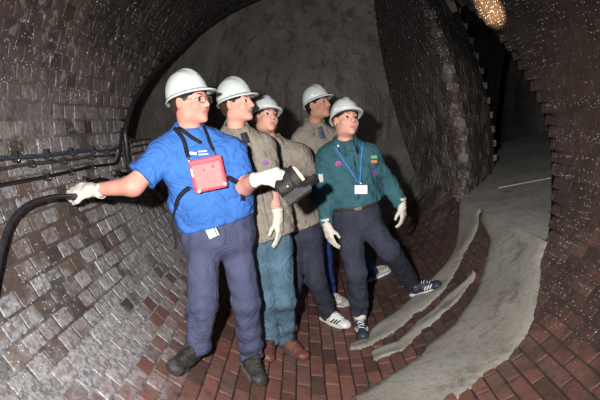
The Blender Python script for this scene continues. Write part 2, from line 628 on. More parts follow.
# unseen disc added behind the photographer to stop light leaking in
V = [cyl(t, Y0 + 0.01, R + 0.24) for t in range(0, 360, 6)]
structure(part('back_light_stop', V, [tuple(range(len(V)))], M['mortar'], smooth=False), 'unseen end disc added behind the camera against light leaks')

# ------------------------------------------------------------------ chamber behind, pier, branch
def dome():
    V, F = [], []
    c = Vector((0.35, 3.9, 1.58))
    rx, ry, rz = 1.93, 3.7, 1.95
    nu, nv = 60, 44
    for i in range(nu + 1):
        u = math.pi * i / nu
        for k in range(nv + 1):
            v = -math.pi / 2 + math.pi * k / nv
            # u sweeps left to right through the back, v up
            p = Vector((-math.cos(u) * math.cos(v) * rx, math.sin(u) * math.cos(v) * ry, math.sin(v) * rz)) + c
            V.append(p)
    for i in range(nu):
        for k in range(nv):
            q = [i * (nv + 1) + k, i * (nv + 1) + k + 1, (i + 1) * (nv + 1) + k + 1, (i + 1) * (nv + 1) + k]
            cx = sum((V[a] for a in q), Vector()) / 4
            if cx.x > 1.62 and cx.z < 2.95:
                continue
            F.append(tuple(q))
    return V, F
V, F = dome()
structure(part('wall_far', V, F, M['render']), 'grey rendered far wall of the chamber behind the group')

def lean(z):
    return -0.13 * max(0, z - 0.74) ** 2
pier_plan = [(1.30, 7.7), (1.46, 6.6), (1.545, 5.8), (1.565, 5.36), (1.60, 5.16), (1.68, 5.16), (1.76, 5.28), (2.02, 5.70), (2.28, 6.12), (2.34, 6.30), (2.36, 6.6), (2.7, 8.6)]
pp = smooth_path([Vector((x, y, 0)) for x, y in pier_plan], 5)
V, F = [], []
zs = [0.15 + 0.16 * i for i in range(19)]
for p in pp:
    for z in zs:
        V.append(Vector((p.x + lean(z) + 0.003, p.y + 0.001, z)))
m = len(zs)
for i in range(len(pp) - 1):
    for k in range(m - 1):
        F.append((i * m + k, (i + 1) * m + k, (i + 1) * m + k + 1, i * m + k + 1))
pier = structure(part('wall_pier', V, F, M['mortar']), 'rounded brick pier between the chamber and the side passage')
# bricks of the pier, laid in level courses along its face
dist = [0.0]
for i in range(1, len(pp)):
    dist.append(dist[-1] + (pp[i] - pp[i - 1]).length)
def on_plan(s):
    for i in range(1, len(pp)):
        if dist[i] >= s:
            t = (s - dist[i - 1]) / max(dist[i] - dist[i - 1], 1e-6)
            return pp[i - 1].lerp(pp[i], t), (pp[i] - pp[i - 1]).normalized()
    return pp[-1], (pp[-1] - pp[-2]).normalized()
mats = []
zc = 0.2
row = 0
while zc < 2.95:
    s = 0.1 + (0.06 if row % 2 else 0)
    while s < dist[-1] - 0.05:
        p, t = on_plan(s)
        dz = 0.08
        up = Vector((lean(zc + dz) - lean(zc), 0, dz)).normalized()
        nrm = up.cross(t)
        if nrm.dot(Vector((-0.2, -1, 0))) < 0 and nrm.y > 0:
            pass
        nrm = t.cross(up) if t.cross(up).dot(Vector((0, -1, 0))) > 0 or True else nrm
        # face away from the inside of the pier
        inside = Vector((1.9, 7.0, zc))
        c = Vector((p.x + lean(zc), p.y, zc))
        if nrm.dot(c - inside) < 0:
            nrm = -nrm
        # frame: x up the face, y along the course, z out
        y_ax = t
        z_ax = (nrm - y_ax * nrm.dot(y_ax)).normalized()
        x_ax = y_ax.cross(z_ax)
        mm = Matrix((x_ax, y_ax, z_ax)).transposed().to_4x4()
        mm = mm @ Matrix.Rotation(random.gauss(0, 0.02), 4, 'X') @ Matrix.Rotation(random.gauss(0, 0.02), 4, 'Y') @ Matrix.Diagonal((1, 0.5, 1, 1))
        mm.translation = c - z_ax * (BH * 0.93 + random.gauss(0, 0.0015))
        mats.append(mm)
        s += 0.122
    zc += 0.085
    row += 1
stuff_mesh('small_bricks', mats, pier)

# side passage walls and roof
wp = smooth_path([Vector((2.34, 6.3, 0)), Vector((2.7, 8.0, 0)), Vector((3.4, 9.2, 0)), Vector((4.6, 9.3, 0)), Vector((5.2, 7.6, 0)), Vector((4.2, 5.2, 0)), Vector((2.75, 3.75, 0)), Vector((1.85, 3.15, 0))], 4)
V, F = [], []
zs = [0.5, 1.0, 1.5, 2.0, 2.4, 2.7, 2.9, 3.25]
ins = [0, 0, 0, 0.04, 0.12, 0.25, 0.35, 0.40]
cen = Vector((3.6, 6.9, 0))
for p in wp:
    for z, q in zip(zs, ins):
        d = (cen - p)
        V.append(Vector((p.x, p.y, z)) + d.normalized() * min(q, d.length * 0.9))
m = len(zs)
for i in range(len(wp) - 1):
    for k in range(m - 1):
        F.append((i * m + k, (i + 1) * m + k, (i + 1) * m + k + 1, i * m + k + 1))
structure(part('wall_branch', V, F, M['dark_render']), 'dark walls of the side passage behind the bench')
V, F = box_local((3.5, 6.4, 3.06), (1, 0, 0), (0, 1, 0), (0, 0, 1), 5.0, 7.4, 0.1)
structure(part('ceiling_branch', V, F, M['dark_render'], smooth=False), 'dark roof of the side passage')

# concrete bench: floor of the side passage
def bz(x):
    return 0.735 + 0.2 * max(0, x - 1.53)
plan = [(1.532, 3.24), (1.532, 4.0), (1.532, 4.6), (1.532, 5.02), (1.60, 5.5), (2.2, 6.6), (2.75, 8.7), (4.9, 9.4), (5.4, 7.6), (4.3, 5.0), (2.9, 3.8), (1.9, 3.3)]
def slab(plan, zf, thick):
    n = len(plan)
    c = (sum(p[0] for p in plan) / n, sum(p[1] for p in plan) / n)
    V = [Vector((x, y, zf(x))) for x, y in plan] + [Vector((x, y, zf(x) - thick)) for x, y in plan] + [Vector((c[0], c[1], zf(c[0])))]
    F = [(i, (i + 1) % n, 2 * n) for i in range(n)]
    F += [(i, n + i, n + (i + 1) % n, (i + 1) % n) for i in range(n)]
    return V, F
V, F = slab(plan, bz, 0.10)
bench = structure(part('concrete_bench', V, F, M['bench'], smooth=False), 'flat wet concrete bench floor of the side passage')
plan2 = [(1.98, 5.15), (2.2, 6.3), (2.75, 8.6), (4.8, 9.3), (5.3, 7.6), (4.2, 5.1)]
V, F = slab(plan2, lambda x: bz(x) + 0.010, 0.06)
part('raised_screed', V, F, M['bench'], bench, smooth=False)

# concrete apron bands sweeping down from the bench
def edge(px):
    pts = sorted(barrel_ty(*q) for q in px)
    return np.array([p[0] for p in pts]), np.array([p[1] for p in pts])
def band(name, lo_px, hi_px, t0, t1, proud, lab, extra_lo=(), extra_hi=()):
    la, ly = edge(lo_px)
    ha, hy = edge(hi_px)
    for t, y in extra_lo:
        la = np.append(la, t); ly = np.append(ly, y)
    for t, y in extra_hi:
        ha = np.append(ha, t); hy = np.append(hy, y)
    o = np.argsort(la); la, ly = la[o], ly[o]
    o = np.argsort(ha); ha, hy = ha[o], hy[o]
    n = int(abs(t1 - t0) / 0.6)
    K = 10
    V, F = [], []
    r = random.Random(len(name))
    j1 = [0, 0]
    for i in range(n + 1):
        th = t0 + (t1 - t0) * i / n
        a = float(np.interp(th, la, ly)) + 0.008 * math.sin(th * 0.7) + r.uniform(-0.003, 0.003)
        b = float(np.interp(th, ha, hy)) + 0.008 * math.sin(th * 0.55 + 1) + r.uniform(-0.003, 0.003)
        if b - a < 0.015:
            b = a + 0.015
        V.append(cyl(th, a - 0.012, R + 0.02))
        for k in range(K + 1):
            f = k / K
            e = min(1, min(f, 1 - f) * 6)
            V.append(cyl(th, a + (b - a) * f, R - proud * (0.35 + 0.65 * e) - 0.004 * math.sin(f * 7 + th * 0.3)))
        V.append(cyl(th, b + 0.012, R + 0.02))
    m = K + 3
    for i in range(n):
        for k in range(m - 1):
            F.append((i * m + k, i * m + k + 1, (i + 1) * m + k + 1, (i + 1) * m + k))
    F.append(tuple(range(m)))
    F.append(tuple(n * m + k for k in reversed(range(m))))
    return structure(part(name, V, F, M['concrete']), lab)
OUT = [(548, 235), (540, 266), (539, 294), (534, 316), (524, 340), (507, 358), (480, 378), (460, 397)]
INN = [(490, 237), (484, 269), (472, 298), (457, 321), (430, 343), (400, 370), (350, 398)]
band('concrete_apron', OUT, INN, -30.2, -96, 0.015, 'broad pale concrete apron curving down from the bench', [(-78, 2.25), (-90, 2.1), (-97, 2.45)], [(-97, 2.5), (-29, 4.42), (-33, 4.28)])
band('concrete_fillet', [(476, 277), (454, 304), (424, 330), (404, 349), (372, 362)], [(471, 268), (447, 297), (417, 322), (397, 341), (366, 354)], -47, -82, 0.012, 'thin strip of pale concrete between two brick strips', [(-47, 3.66)], [(-47, 3.70)])
band('concrete_kerb', [(479, 224), (462, 258), (454, 276), (435, 300), (415, 315), (397, 330), (372, 345), (350, 352)], [(459, 199), (457, 245), (442, 268), (410, 300), (382, 320), (365, 338), (345, 346)], -30.2, -87, 0.016, 'narrow inner concrete band below the brick pier', [(-29, 4.40), (-32, 4.36)], [])

# ------------------------------------------------------------------ implicit surfaces for bodies and clothes
class Field:
    def __init__(s, lo, hi, h):
        s.h = h
        s.lo = np.array(lo, dtype=np.float64)
        s.n = np.ceil((np.array(hi) - s.lo) / h).astype(int) + 1
        s.d = np.full(tuple(s.n), 0.5, dtype=np.float32)
    def sub(s, lo, hi):
        a = np.clip(np.floor((np.array(lo) - s.lo) / s.h).astype(int), 0, s.n)
        b = np.clip(np.ceil((np.array(hi) - s.lo) / s.h).astype(int) + 1, 0, s.n)
        if np.any(b <= a):
            return None, None
        sl = tuple(slice(i, j) for i, j in zip(a, b))
        ax = [(s.lo[i] + s.h * np.arange(a[i], b[i])).astype(np.float32) for i in range(3)]
        P = np.meshgrid(*ax, indexing='ij', sparse=True)
        return sl, P
    def put(s, sl, v, k, cut=False):
        a = s.d[sl]
        if cut:
            v = -v
            if k <= 0:
                s.d[sl] = np.maximum(a, v); return
            h = np.clip(0.5 - 0.5 * (a - v) / k, 0, 1)
            s.d[sl] = a * (1 - h) + v * h + k * h * (1 - h)
        else:
            if k <= 0:
                s.d[sl] = np.minimum(a, v); return
            h = np.clip(0.5 + 0.5 * (a - v) / k, 0, 1)
            s.d[sl] = a * (1 - h) + v * h - k * h * (1 - h)
    def cone(s, a, b, ra, rb, k=0.02, flat=None, flatend=False, cut=False):
        a = np.array(a, dtype=float); b = np.array(b, dtype=float)
        sc = flat[1] if flat else 1.0
        r = max(ra, rb) * max(1, sc) + k + 2 * s.h
        sl, P = s.sub(np.minimum(a, b) - r, np.maximum(a, b) + r)
        if sl is None:
            return
        ba = b - a
        L2 = float(ba @ ba) + 1e-9
        px, py, pz = P[0] - a[0], P[1] - a[1], P[2] - a[2]
        traw = (px * ba[0] + py * ba[1] + pz * ba[2]) / L2
        t = np.clip(traw, 0, 1)
        qx, qy, qz = px - t * ba[0], py - t * ba[1], pz - t * ba[2]
        if flat:
            ax = np.array(flat[0], dtype=float)
            ax /= np.linalg.norm(ax)
            c = (qx * ax[0] + qy * ax[1] + qz * ax[2])
            g = c * (1 / sc - 1)
            qx, qy, qz = qx + ax[0] * g, qy + ax[1] * g, qz + ax[2] * g
        v = np.sqrt(qx * qx + qy * qy + qz * qz) - (ra + (rb - ra) * t)
        if sc < 1:
            v = v * sc
        if flatend:
            v = np.maximum(v, (traw - 1) * math.sqrt(L2))
        s.put(sl, v.astype(np.float32), k, cut)
    def ell(s, c, r, F, k=0.02, cut=False):
        """F: three unit axes (rows)"""
        c = np.array(c, dtype=float)
        m = max(r) + k + 2 * s.h
        sl, P = s.sub(c - m, c + m)
        if sl is None:
            return
        F = np.array(F, dtype=float)
        p = [P[i] - c[i] for i in range(3)]
        q = [(p[0] * F[i][0] + p[1] * F[i][1] + p[2] * F[i][2]) for i in range(3)]
        k0 = np.sqrt(sum((q[i] / r[i]) ** 2 for i in range(3)))
        k1 = np.sqrt(sum((q[i] / r[i] ** 2) ** 2 for i in range(3))) + 1e-6
        v = k0 * (k0 - 1) / k1
        s.put(sl, v.astype(np.float32), k, cut)
    def box(s, c, r, F, rad=0.01, k=0.01, cut=False):
        c = np.array(c, dtype=float)
        m = float(np.linalg.norm(r)) + k + 2 * s.h
        sl, P = s.sub(c - m, c + m)
        if sl is None:
            return
        F = np.array(F, dtype=float)
        p = [P[i] - c[i] for i in range(3)]
        q = [np.abs(p[0] * F[i][0] + p[1] * F[i][1] + p[2] * F[i][2]) - (r[i] - rad) for i in range(3)]
        out = np.sqrt(sum(np.maximum(x, 0) ** 2 for x in q))
        v = out + np.minimum(np.maximum(np.maximum(q[0], q[1]), q[2]), 0) - rad
        s.put(sl, v.astype(np.float32), k, cut)
    def plane_cut(s, p, n, lo=None, hi=None):
        """remove what lies on the +n side of p"""
        sl, P = s.sub(s.lo if lo is None else lo, s.lo + s.n * s.h if hi is None else hi)
        n = np.array(n, dtype=float); n /= np.linalg.norm(n)
        p = np.array(p, dtype=float)
        v = (P[0] - p[0]) * n[0] + (P[1] - p[1]) * n[1] + (P[2] - p[2]) * n[2]
        s.d[sl] = np.maximum(s.d[sl], v.astype(np.float32))
    def folds(s, amp, seed=0, f=(55, 40, 75)):
        _, P = s.sub(s.lo, s.lo + s.n * s.h)
        x, y, z = P
        w = np.sin(x * f[0] + 2.2 * np.sin(z * 13 + seed) + y * 20 + seed) * np.sin(z * f[2] + 2.5 * np.sin(x * 14 + y * 11 + seed * 2) + seed)
        w2 = np.sin(z * 34 + x * 40 + seed + 1.7 * np.sin(y * 17 + x * 9)) * 0.7
        w3 = np.sin(x * 105 + y * 90 + 3.0 * np.sin(z * 15 + seed)) * 0.35
        w4 = 1 - 2 * np.abs(np.sin(z * 17 + x * 26 - y * 9 + seed + 1.3 * np.sin(x * 15 + z * 9 + seed)))
        s.d += (amp * (w + w2 + w3 + 0.9 * w4)).astype(np.float32)
    def drape(s, amp, seed, J):
        _, P = s.sub(s.lo, s.lo + s.n * s.h)
        x, y, z = P
        zk = 0.5 * (J['knL'].z + J['knR'].z); za = 0.5 * (J['anL'].z + J['anR'].z)
        low = np.clip((zk - 0.02 - z) / max(zk - za, 0.1), 0, 1) ** 1.5
        knee = np.exp(-((z - zk) / 0.07) ** 2)
        v = np.sin(52 * x - 38 * y + seed + 2.0 * np.sin(7 * z + seed)) * 0.7 + np.sin(95 * x + 60 * y + 2.5 * np.sin(9 * z + 2 * seed)) * 0.35
        hz = 1 - 2 * np.abs(np.sin(38 * z + 16 * x + 9 * y + seed + 1.5 * np.sin(24 * x + seed)))
        s.d += (amp * (v * 0.8 + hz * (1.3 * low + 0.8 * knee) + 0.3 * hz)).astype(np.float32)
    def mesh(s):
        d, h = s.d, s.h
        d[0, :, :] = np.maximum(d[0], h); d[-1] = np.maximum(d[-1], h)
        d[:, 0] = np.maximum(d[:, 0], h); d[:, -1] = np.maximum(d[:, -1], h)
        d[:, :, 0] = np.maximum(d[:, :, 0], h); d[:, :, -1] = np.maximum(d[:, :, -1], h)
        sg = d < 0
        n = np.array(d.shape)
        c = sg[:-1, :-1, :-1].astype(np.int8)
        tot = np.zeros(tuple(n - 1), dtype=np.int8)
        for i in (0, 1):
            for j in (0, 1):
                for k in (0, 1):
                    tot += sg[i:n[0] - 1 + i, j:n[1] - 1 + j, k:n[2] - 1 + k]
        cells = np.argwhere((tot > 0) & (tot < 8))
        idx = -np.ones(tuple(n - 1), dtype=np.int64)
        idx[tuple(cells.T)] = np.arange(len(cells))
        acc = np.zeros((len(cells), 3)); cnt = np.zeros(len(cells))
        corners = [(i, j, k) for i in (0, 1) for j in (0, 1) for k in (0, 1)]
        val = {co: d[cells[:, 0] + co[0], cells[:, 1] + co[1], cells[:, 2] + co[2]].astype(np.float64) for co in corners}
        for co in corners:
            for ax in range(3):
                if co[ax] == 0:
                    c2 = list(co); c2[ax] = 1; c2 = tuple(c2)
                    a, b = val[co], val[c2]
                    m = (a < 0) != (b < 0)
                    t = np.where(m, a / np.where(m, a - b, 1), 0)
                    pt = np.array(co, dtype=float)[None, :].repeat(len(cells), 0)
                    pt[:, ax] += t
                    acc += pt * m[:, None]; cnt += m
        V = s.lo + h * (cells + acc / cnt[:, None])
        Q = []
        for ax in range(3):
            sl0 = [slice(None)] * 3; sl1 = [slice(None)] * 3
            sl0[ax] = slice(0, -1); sl1[ax] = slice(1, None)
            a, b = sg[tuple(sl0)], sg[tuple(sl1)]
            e = np.argwhere(a != b)
            u, v = (ax + 1) % 3, (ax + 2) % 3
            ok = (e[:, u] > 0) & (e[:, v] > 0) & (e[:, u] < n[u] - 1) & (e[:, v] < n[v] - 1)
            e = e[ok]
            f = a[tuple(e.T)]
            def cell(du, dv):
                q = e.copy(); q[:, u] -= du; q[:, v] -= dv
                return idx[tuple(q.T)]
            q = np.stack([cell(1, 1), cell(0, 1), cell(0, 0), cell(1, 0)], 1)
            q[~f] = q[~f][:, ::-1]
            Q.append(q)
        return V, np.concatenate(Q)

def fmesh(name, fld, mat, parent, midx=None, relax=1):
    V, Q = fld.mesh()
    for _ in range(relax):      # light Laplacian smoothing
        A = np.zeros_like(V); C = np.zeros(len(V))
        for i in range(4):
            for j in (1, 3):
                np.add.at(A, Q[:, i], V[Q[:, (i + j) % 4]])
                np.add.at(C, Q[:, i], 1)
        V = V * 0.4 + 0.6 * A / np.maximum(C, 1)[:, None]
    me = bpy.data.meshes.new(name)
    me.vertices.add(len(V)); me.vertices.foreach_set('co', V.astype(np.float32).ravel())
    me.loops.add(len(Q) * 4); me.loops.foreach_set('vertex_index', Q.astype(np.int32).ravel())
    me.polygons.add(len(Q))
    me.polygons.foreach_set('loop_start', np.arange(0, len(Q) * 4, 4, dtype=np.int32))
    me.polygons.foreach_set('use_smooth', np.ones(len(Q), dtype=bool))
    for m in (mat if isinstance(mat, (list, tuple)) else [mat]):
        me.materials.append(m)
    if midx is not None:
        cen = V[Q].mean(1)
        me.polygons.foreach_set('material_index', midx(cen).astype(np.int32))
    me.update(calc_edges=True)
    me.validate()
    o = bpy.data.objects.new(name, me)
    COL.objects.link(o)
    o.parent = parent
    o.matrix_parent_inverse = Matrix.Translation(-root_loc(parent))
    return o, (V, Q)

def bvh_of(*vqs):
    V = []; F = []
    for v, q in vqs:
        o = len(V)
        V += [tuple(p) for p in v]
        F += [tuple(int(i) + o for i in f) for f in q]
    return BVHTree.FromPolygons(V, F)

def cast(bvh, x, y, off=0.004):
    """the spot of a garment that the photograph shows at (x, y): point and surface normal"""
    o = Vector((0, 0, CAMZ)); d = ray(x, y).normalized()
    p, n, i, dd = bvh.ray_cast(o, d)
    if p is None:
        p, n, i, dd = bvh.find_nearest(o + d * 3.0)
    if n.dot(d) > 0:
        n = -n
    return p + n * off, n

# ------------------------------------------------------------------ head, hands, shoes
def head_frame(f, tilt=0.0):
    f = Vector(f).normalized()
    l = Vector((0, 0, 1)).cross(f).normalized()
    u = f.cross(l).normalized()
    if tilt:
        q = Quaternion(f, tilt)
        l, u = q @ l, q @ u
    return l, f, u

class Head:
    def __init__(s, c, f, tilt=0.0, sc=1.0, smile=0.0):
        s.c = Vector(c); s.l, s.f, s.u = head_frame(f, tilt); s.s = sc; s.smile = smile
        s.F = [tuple(s.l), tuple(s.f), tuple(s.u)]
    def p(s, x, y, z):
        return s.c + (s.l * x + s.f * y + s.u * z) * s.s
    def loc(s, P):
        q = P - np.array(s.c)
        return np.stack([q @ np.array(s.l), q @ np.array(s.f), q @ np.array(s.u)], 1) / s.s
    def build(s, fd):
        k = s.s
        E = lambda c, r, kk=0.02, cut=False: fd.ell(s.p(*c), [v * k for v in r], s.F, kk * k, cut)
        E((0, -0.012, 0.045), (0.075, 0.094, 0.082), 0.03)
        E((0, 0.022, -0.03), (0.060, 0.068, 0.082), 0.035)
        E((0, 0.032, -0.064), (0.046, 0.052, 0.038), 0.03)
        E((0, 0.076, -0.096), (0.024, 0.021, 0.017), 0.022)
        for sx in (-1, 1):
            E((sx * 0.038, 0.062, -0.030), (0.024, 0.022, 0.022), 0.025)
            E((sx * 0.050, -0.004, -0.062), (0.014, 0.04, 0.03), 0.03)
        E((0, 0.076, 0.024), (0.048, 0.018, 0.012), 0.018)
        for sx in (-1, 1):
            E((sx * 0.031, 0.099, 0.004), (0.017, 0.014, 0.0105), 0.010, True)
        fd.cone(s.p(0, 0.090, 0.012), s.p(0, 0.111, -0.027), 0.0088 * k, 0.0130 * k, 0.012 * k)
        for sx in (-1, 1):
            E((sx * 0.012, 0.098, -0.031), (0.009, 0.010, 0.008), 0.008)
        E((0, 0.083, -0.056), (0.023, 0.011, 0.0050), 0.006)
        E((0, 0.081, -0.069), (0.020, 0.011, 0.0060), 0.006)
        E((0, 0.100, -0.0625), (0.021 + 0.004 * s.smile, 0.012, 0.0022 + 0.003 * s.smile), 0.003, True)
        for sx in (-1, 1):
            E((sx * 0.080, -0.006, -0.008), (0.009, 0.020, 0.033), 0.006)
            E((sx * 0.091, 0.002, -0.004), (0.006, 0.011, 0.019), 0.006, True)
    def lips(s, cen):
        q = s.loc(cen)
        return (np.abs(q[:, 0]) < 0.025) & (np.abs(q[:, 2] + 0.0625) < 0.0100 - 0.22 * np.abs(q[:, 0])) & (q[:, 1] > 0.07)
    def extras(s, person, hair, teeth=False):
        k = s.s
        # eyes
        for sx in (-1, 1):
            c = s.p(sx * 0.031, 0.0805, 0.004)
            V, F, mi = [], [], []
            N, K = 12, 8
            ax = (s.f + s.l * 0.12 + s.u * 0.12).normalized()
            a1 = ax.orthogonal().normalized(); a2 = ax.cross(a1)
            for i in range(K + 1):
                t = math.pi * i / K
                for j in range(N):
                    ph = 2 * math.pi * j / N
                    V.append(c + (ax * math.cos(t) + (a1 * math.cos(ph) + a2 * math.sin(ph)) * math.sin(t)) * 0.0115 * k)
            for i in range(K):
                for j in range(N):
                    j2 = (j + 1) % N
                    F.append((i * N + j, i * N + j2, (i + 1) * N + j2, (i + 1) * N + j)); mi.append(1 if i < 3 else 0)
            part('eye', V, F, [M['eye_white'], M['iris']], person, midx=mi)
            pts = [s.p(sx * (0.014 + 0.032 * t), 0.094 - 0.020 * t * t - 0.004 * t, 0.0235 + 0.008 * math.sin(t * 2.2)) for t in (0, 0.25, 0.5, 0.75, 1)]
            V, F = tube(pts, [0.002 * k, 0.0036 * k, 0.0036 * k, 0.003 * k, 0.0015 * k], 6)
            part('eyebrow', V, F, hair, person)
        if s.smile >= 0.5:
            pts = [s.p(0.017 * t, 0.0885 - 0.012 * t * t, -0.0625) for t in (-1, -0.6, -0.2, 0.2, 0.6, 1)]
            part('teeth', *tube(pts, 0.0030 * k, 6), M['teeth'], person)
        # hair: cap around the skull, cut away over face and ears
        fd = Field(np.array(s.c) - 0.16 * k, np.array(s.c) + 0.16 * k, 0.006)
        fd.ell(s.p(0, -0.018, 0.045), [0.084 * k, 0.098 * k, 0.090 * k], s.F, 0)
        fd.ell(s.p(0, -0.050, -0.015), [0.066 * k, 0.058 * k, 0.070 * k], s.F, 0.03)
        for sx in (-1, 1):
            fd.ell(s.p(sx * 0.085, -0.002, -0.012), [0.028 * k, 0.026 * k, 0.040 * k], s.F, 0.004, True)
        fd.plane_cut(s.p(0, 0.055, 0.03), s.f * 1.0 - s.u * 0.35)
        fd.folds(0.0015, 3, (200, 160, 260))
        fmesh('hair', fd, hair, person)

def hard_hat(person, H, tilt_back=0.12, roll=0.0, badge=True):
    k = H.s
    q = Quaternion(H.l, -tilt_back)
    l, f, u = H.l, (q @ H.f), (q @ H.u)
    c = H.p(0, -0.006, 0.036)
    N, K = 48, 14
    A, B, Hh = 0.099 * k, 0.117 * k, 0.128 * k
    def P(az, el, off=0.0):
        # az 0 = front
        x = math.sin(az) * math.cos(el); y = math.cos(az) * math.cos(el); z = math.sin(el)
        ridge = 0.010 * max(0, 1 - (x / 0.22) ** 2) * max(0, math.sin(el)) ** 0.5 if z > 0 else 0
        side = 0.004 * math.exp(-((abs(x) - 0.55) / 0.12) ** 2) * max(0, z)
        e = 0.88
        zz = z ** e if z > 0 else z
        return c + l * (x * (A + off)) + f * (y * (B + off) - 0.006) + u * (zz * (Hh + off) + ridge + side)
    V, F = [], []
    for off in (0.0, -0.004):
        for i in range(K + 1):
            el = (math.pi / 2) * i / K
            for j in range(N):
                V.append(P(2 * math.pi * j / N, el, off))
    o2 = (K + 1) * N
    for i in range(K):
        for j in range(N):
            j2 = (j + 1) % N
            F.append((i * N + j, i * N + j2, (i + 1) * N + j2, (i + 1) * N + j))
            F.append((o2 + i * N + j, o2 + (i + 1) * N + j, o2 + (i + 1) * N + j2, o2 + i * N + j2))
    for j in range(N):
        j2 = (j + 1) % N
        F.append((j, o2 + j, o2 + j2, j2))
    hat = part('hard_hat', V, F, M['hat'], person, label='white plastic hard hat with ridged crown')
    # brim: short rim all round, peak at the front
    V, F = [], []
    for j in range(N):
        az = 2 * math.pi * j / N
        w = 0.009 + 0.040 * max(0, math.cos(az)) ** 2.2
        d = Vector(P(az, 0)) - c
        o = (l * math.sin(az) + f * math.cos(az)).normalized()
        drop = -0.008 - 0.010 * max(0, math.cos(az)) ** 2 - 0.014 * max(0, -math.cos(az)) ** 2
        base = c + d
        V += [base - o * 0.003 + u * 0.006, base + o * (w * k) + u * (drop * k), base + o * (w * k - 0.001) + u * (drop * k - 0.005), base - o * 0.004 + u * -0.012]
    for j in range(N):
        j2 = (j + 1) % N
        for a in range(4):
            a2 = (a + 1) % 4
            F.append((j * 4 + a, j * 4 + a2, j2 * 4 + a2, j2 * 4 + a))
    part('brim', V, F, M['hat'], hat)
    # inner headband, coloured black to stand in for the brim's shade
    V, F = [], []
    for j in range(N):
        az = 2 * math.pi * j / N
        for (r, z) in ((0.90, -0.002), (0.80, -0.022)):
            V.append(c + l * (math.sin(az) * A * r) + f * (math.cos(az) * B * r - 0.006) + u * z)
    for j in range(N):
        j2 = (j + 1) % N
        F.append((j * 2, j2 * 2, j2 * 2 + 1, j * 2 + 1))
    part('headband', V, F, M['webbing'], hat)
    # printed mark at the front and side slots
    def stamp(name, az0, el0, w, h, mat):
        V, F = [], []
        n = 5
        for i in range(n + 1):
            for j in range(n + 1):
                V.append(P(az0 + w * (j / n - 0.5), el0 + h * (i / n - 0.5), 0.0015))
        for i in range(n):
            for j in range(n):
                F.append((i * 6 + j, i * 6 + j + 1, i * 6 + 7 + j, i * 6 + 6 + j))
        part(name, V, F, mat, hat)
    if badge:
        stamp('printed_mark', 0.0, 0.50, 0.26, 0.09, M['hat_mark'])
        stamp('printed_mark', 0.04, 0.37, 0.17, 0.05, M['hat_mark'])
    for sx in (-1, 1):
        stamp('slot_boss', sx * 1.15, 0.16, 0.22, 0.14, M['white'])
    return hat

def hand(person, name, w, a, n, side, curl, mat, sc=1.0, spread=0.0, thumb=0.5, cuff=None):
    """glove with palm and five fingers; w wrist, a towards the fingers, n out of the palm"""
    w = Vector(w); a = Vector(a).normalized(); n = Vector(n)
    n = (n - a * n.dot(a)).normalized()
    t = a.cross(n).normalized()
    if side == 'L':
        t = -t
    fd = Field(np.array(w) - 0.17 * sc - 0.06, np.array(w) + 0.17 * sc + 0.06, 0.0042)
    F3 = [tuple(t), tuple(a), tuple(n)]
    k = sc
    fd.box(w + a * 0.050 * k, [0.041 * k, 0.047 * k, 0.017 * k], F3, 0.015 * k, 0.0)
    fd.cone(w - a * 0.035 * k, w + a * 0.02 * k, 0.033 * k, 0.030 * k, 0.015, (t, 1.15))
    fd.cone(w + a * 0.02 * k + t * 0.025 * k + n * 0.008 * k, w + a * 0.055 * k + t * 0.036 * k + n * 0.012 * k, 0.017 * k, 0.014 * k, 0.012)
    offs = (0.031, 0.0105, -0.0105, -0.030)
    lens = ((0.044, 0.027, 0.022), (0.048, 0.031, 0.024), (0.045, 0.028, 0.023), (0.035, 0.022, 0.020))
    for i in range(4):
        p = w + a * (0.092 - (0.0, -0.004, 0.002, 0.010)[i]) * k + t * offs[i] * k
        ang = curl[0] * (1 + 0.06 * i)
        sp = spread * (1.5 - i) * 0.5
        for s_ in range(3):
            d = (a * math.cos(ang) + n * math.sin(ang) + t * sp).normalized()
            q = p + d * lens[i][s_] * k
            fd.cone(p, q, (0.0108 - 0.0008 * s_) * k, (0.0102 - 0.0009 * s_) * k, 0.0035)
            p = q
            ang += curl[1] if s_ == 0 else curl[2]
    p = w + a * 0.040 * k + t * 0.036 * k + n * 0.008 * k
    d1 = (a * 0.75 + t * (0.75 - 0.5 * thumb) + n * (0.25 + 0.6 * thumb)).normalized()
    q = p + d1 * 0.044 * k
    fd.cone(p, q, 0.0145 * k, 0.012 * k, 0.008)
    d2 = (a * 0.85 + t * (0.25 - 0.8 * thumb) + n * (0.25 + 0.6 * thumb)).normalized()
    fd.cone(q, q + d2 * 0.033 * k, 0.012 * k, 0.0105 * k, 0.004)
    o, vq = fmesh(name, fd, mat, person)
    # knitted cuff
    V, F = [], []
    N = 20
    for i, (z, r) in enumerate(((-0.055, 0.0345), (-0.058, 0.0375), (-0.038, 0.0375), (-0.030, 0.034))):
        for j in range(N):
            an = 2 * math.pi * j / N
            V.append(w + a * z * k + (t * math.cos(an) * 1.12 + n * math.sin(an)) * r * k)
    for i in range(3):
        for j in range(N):
            j2 = (j + 1) % N
            F.append((i * N + j, i * N + j2, i * N + N + j2, i * N + N + j))
    part('cuff', V, F, mat, o)
    return o

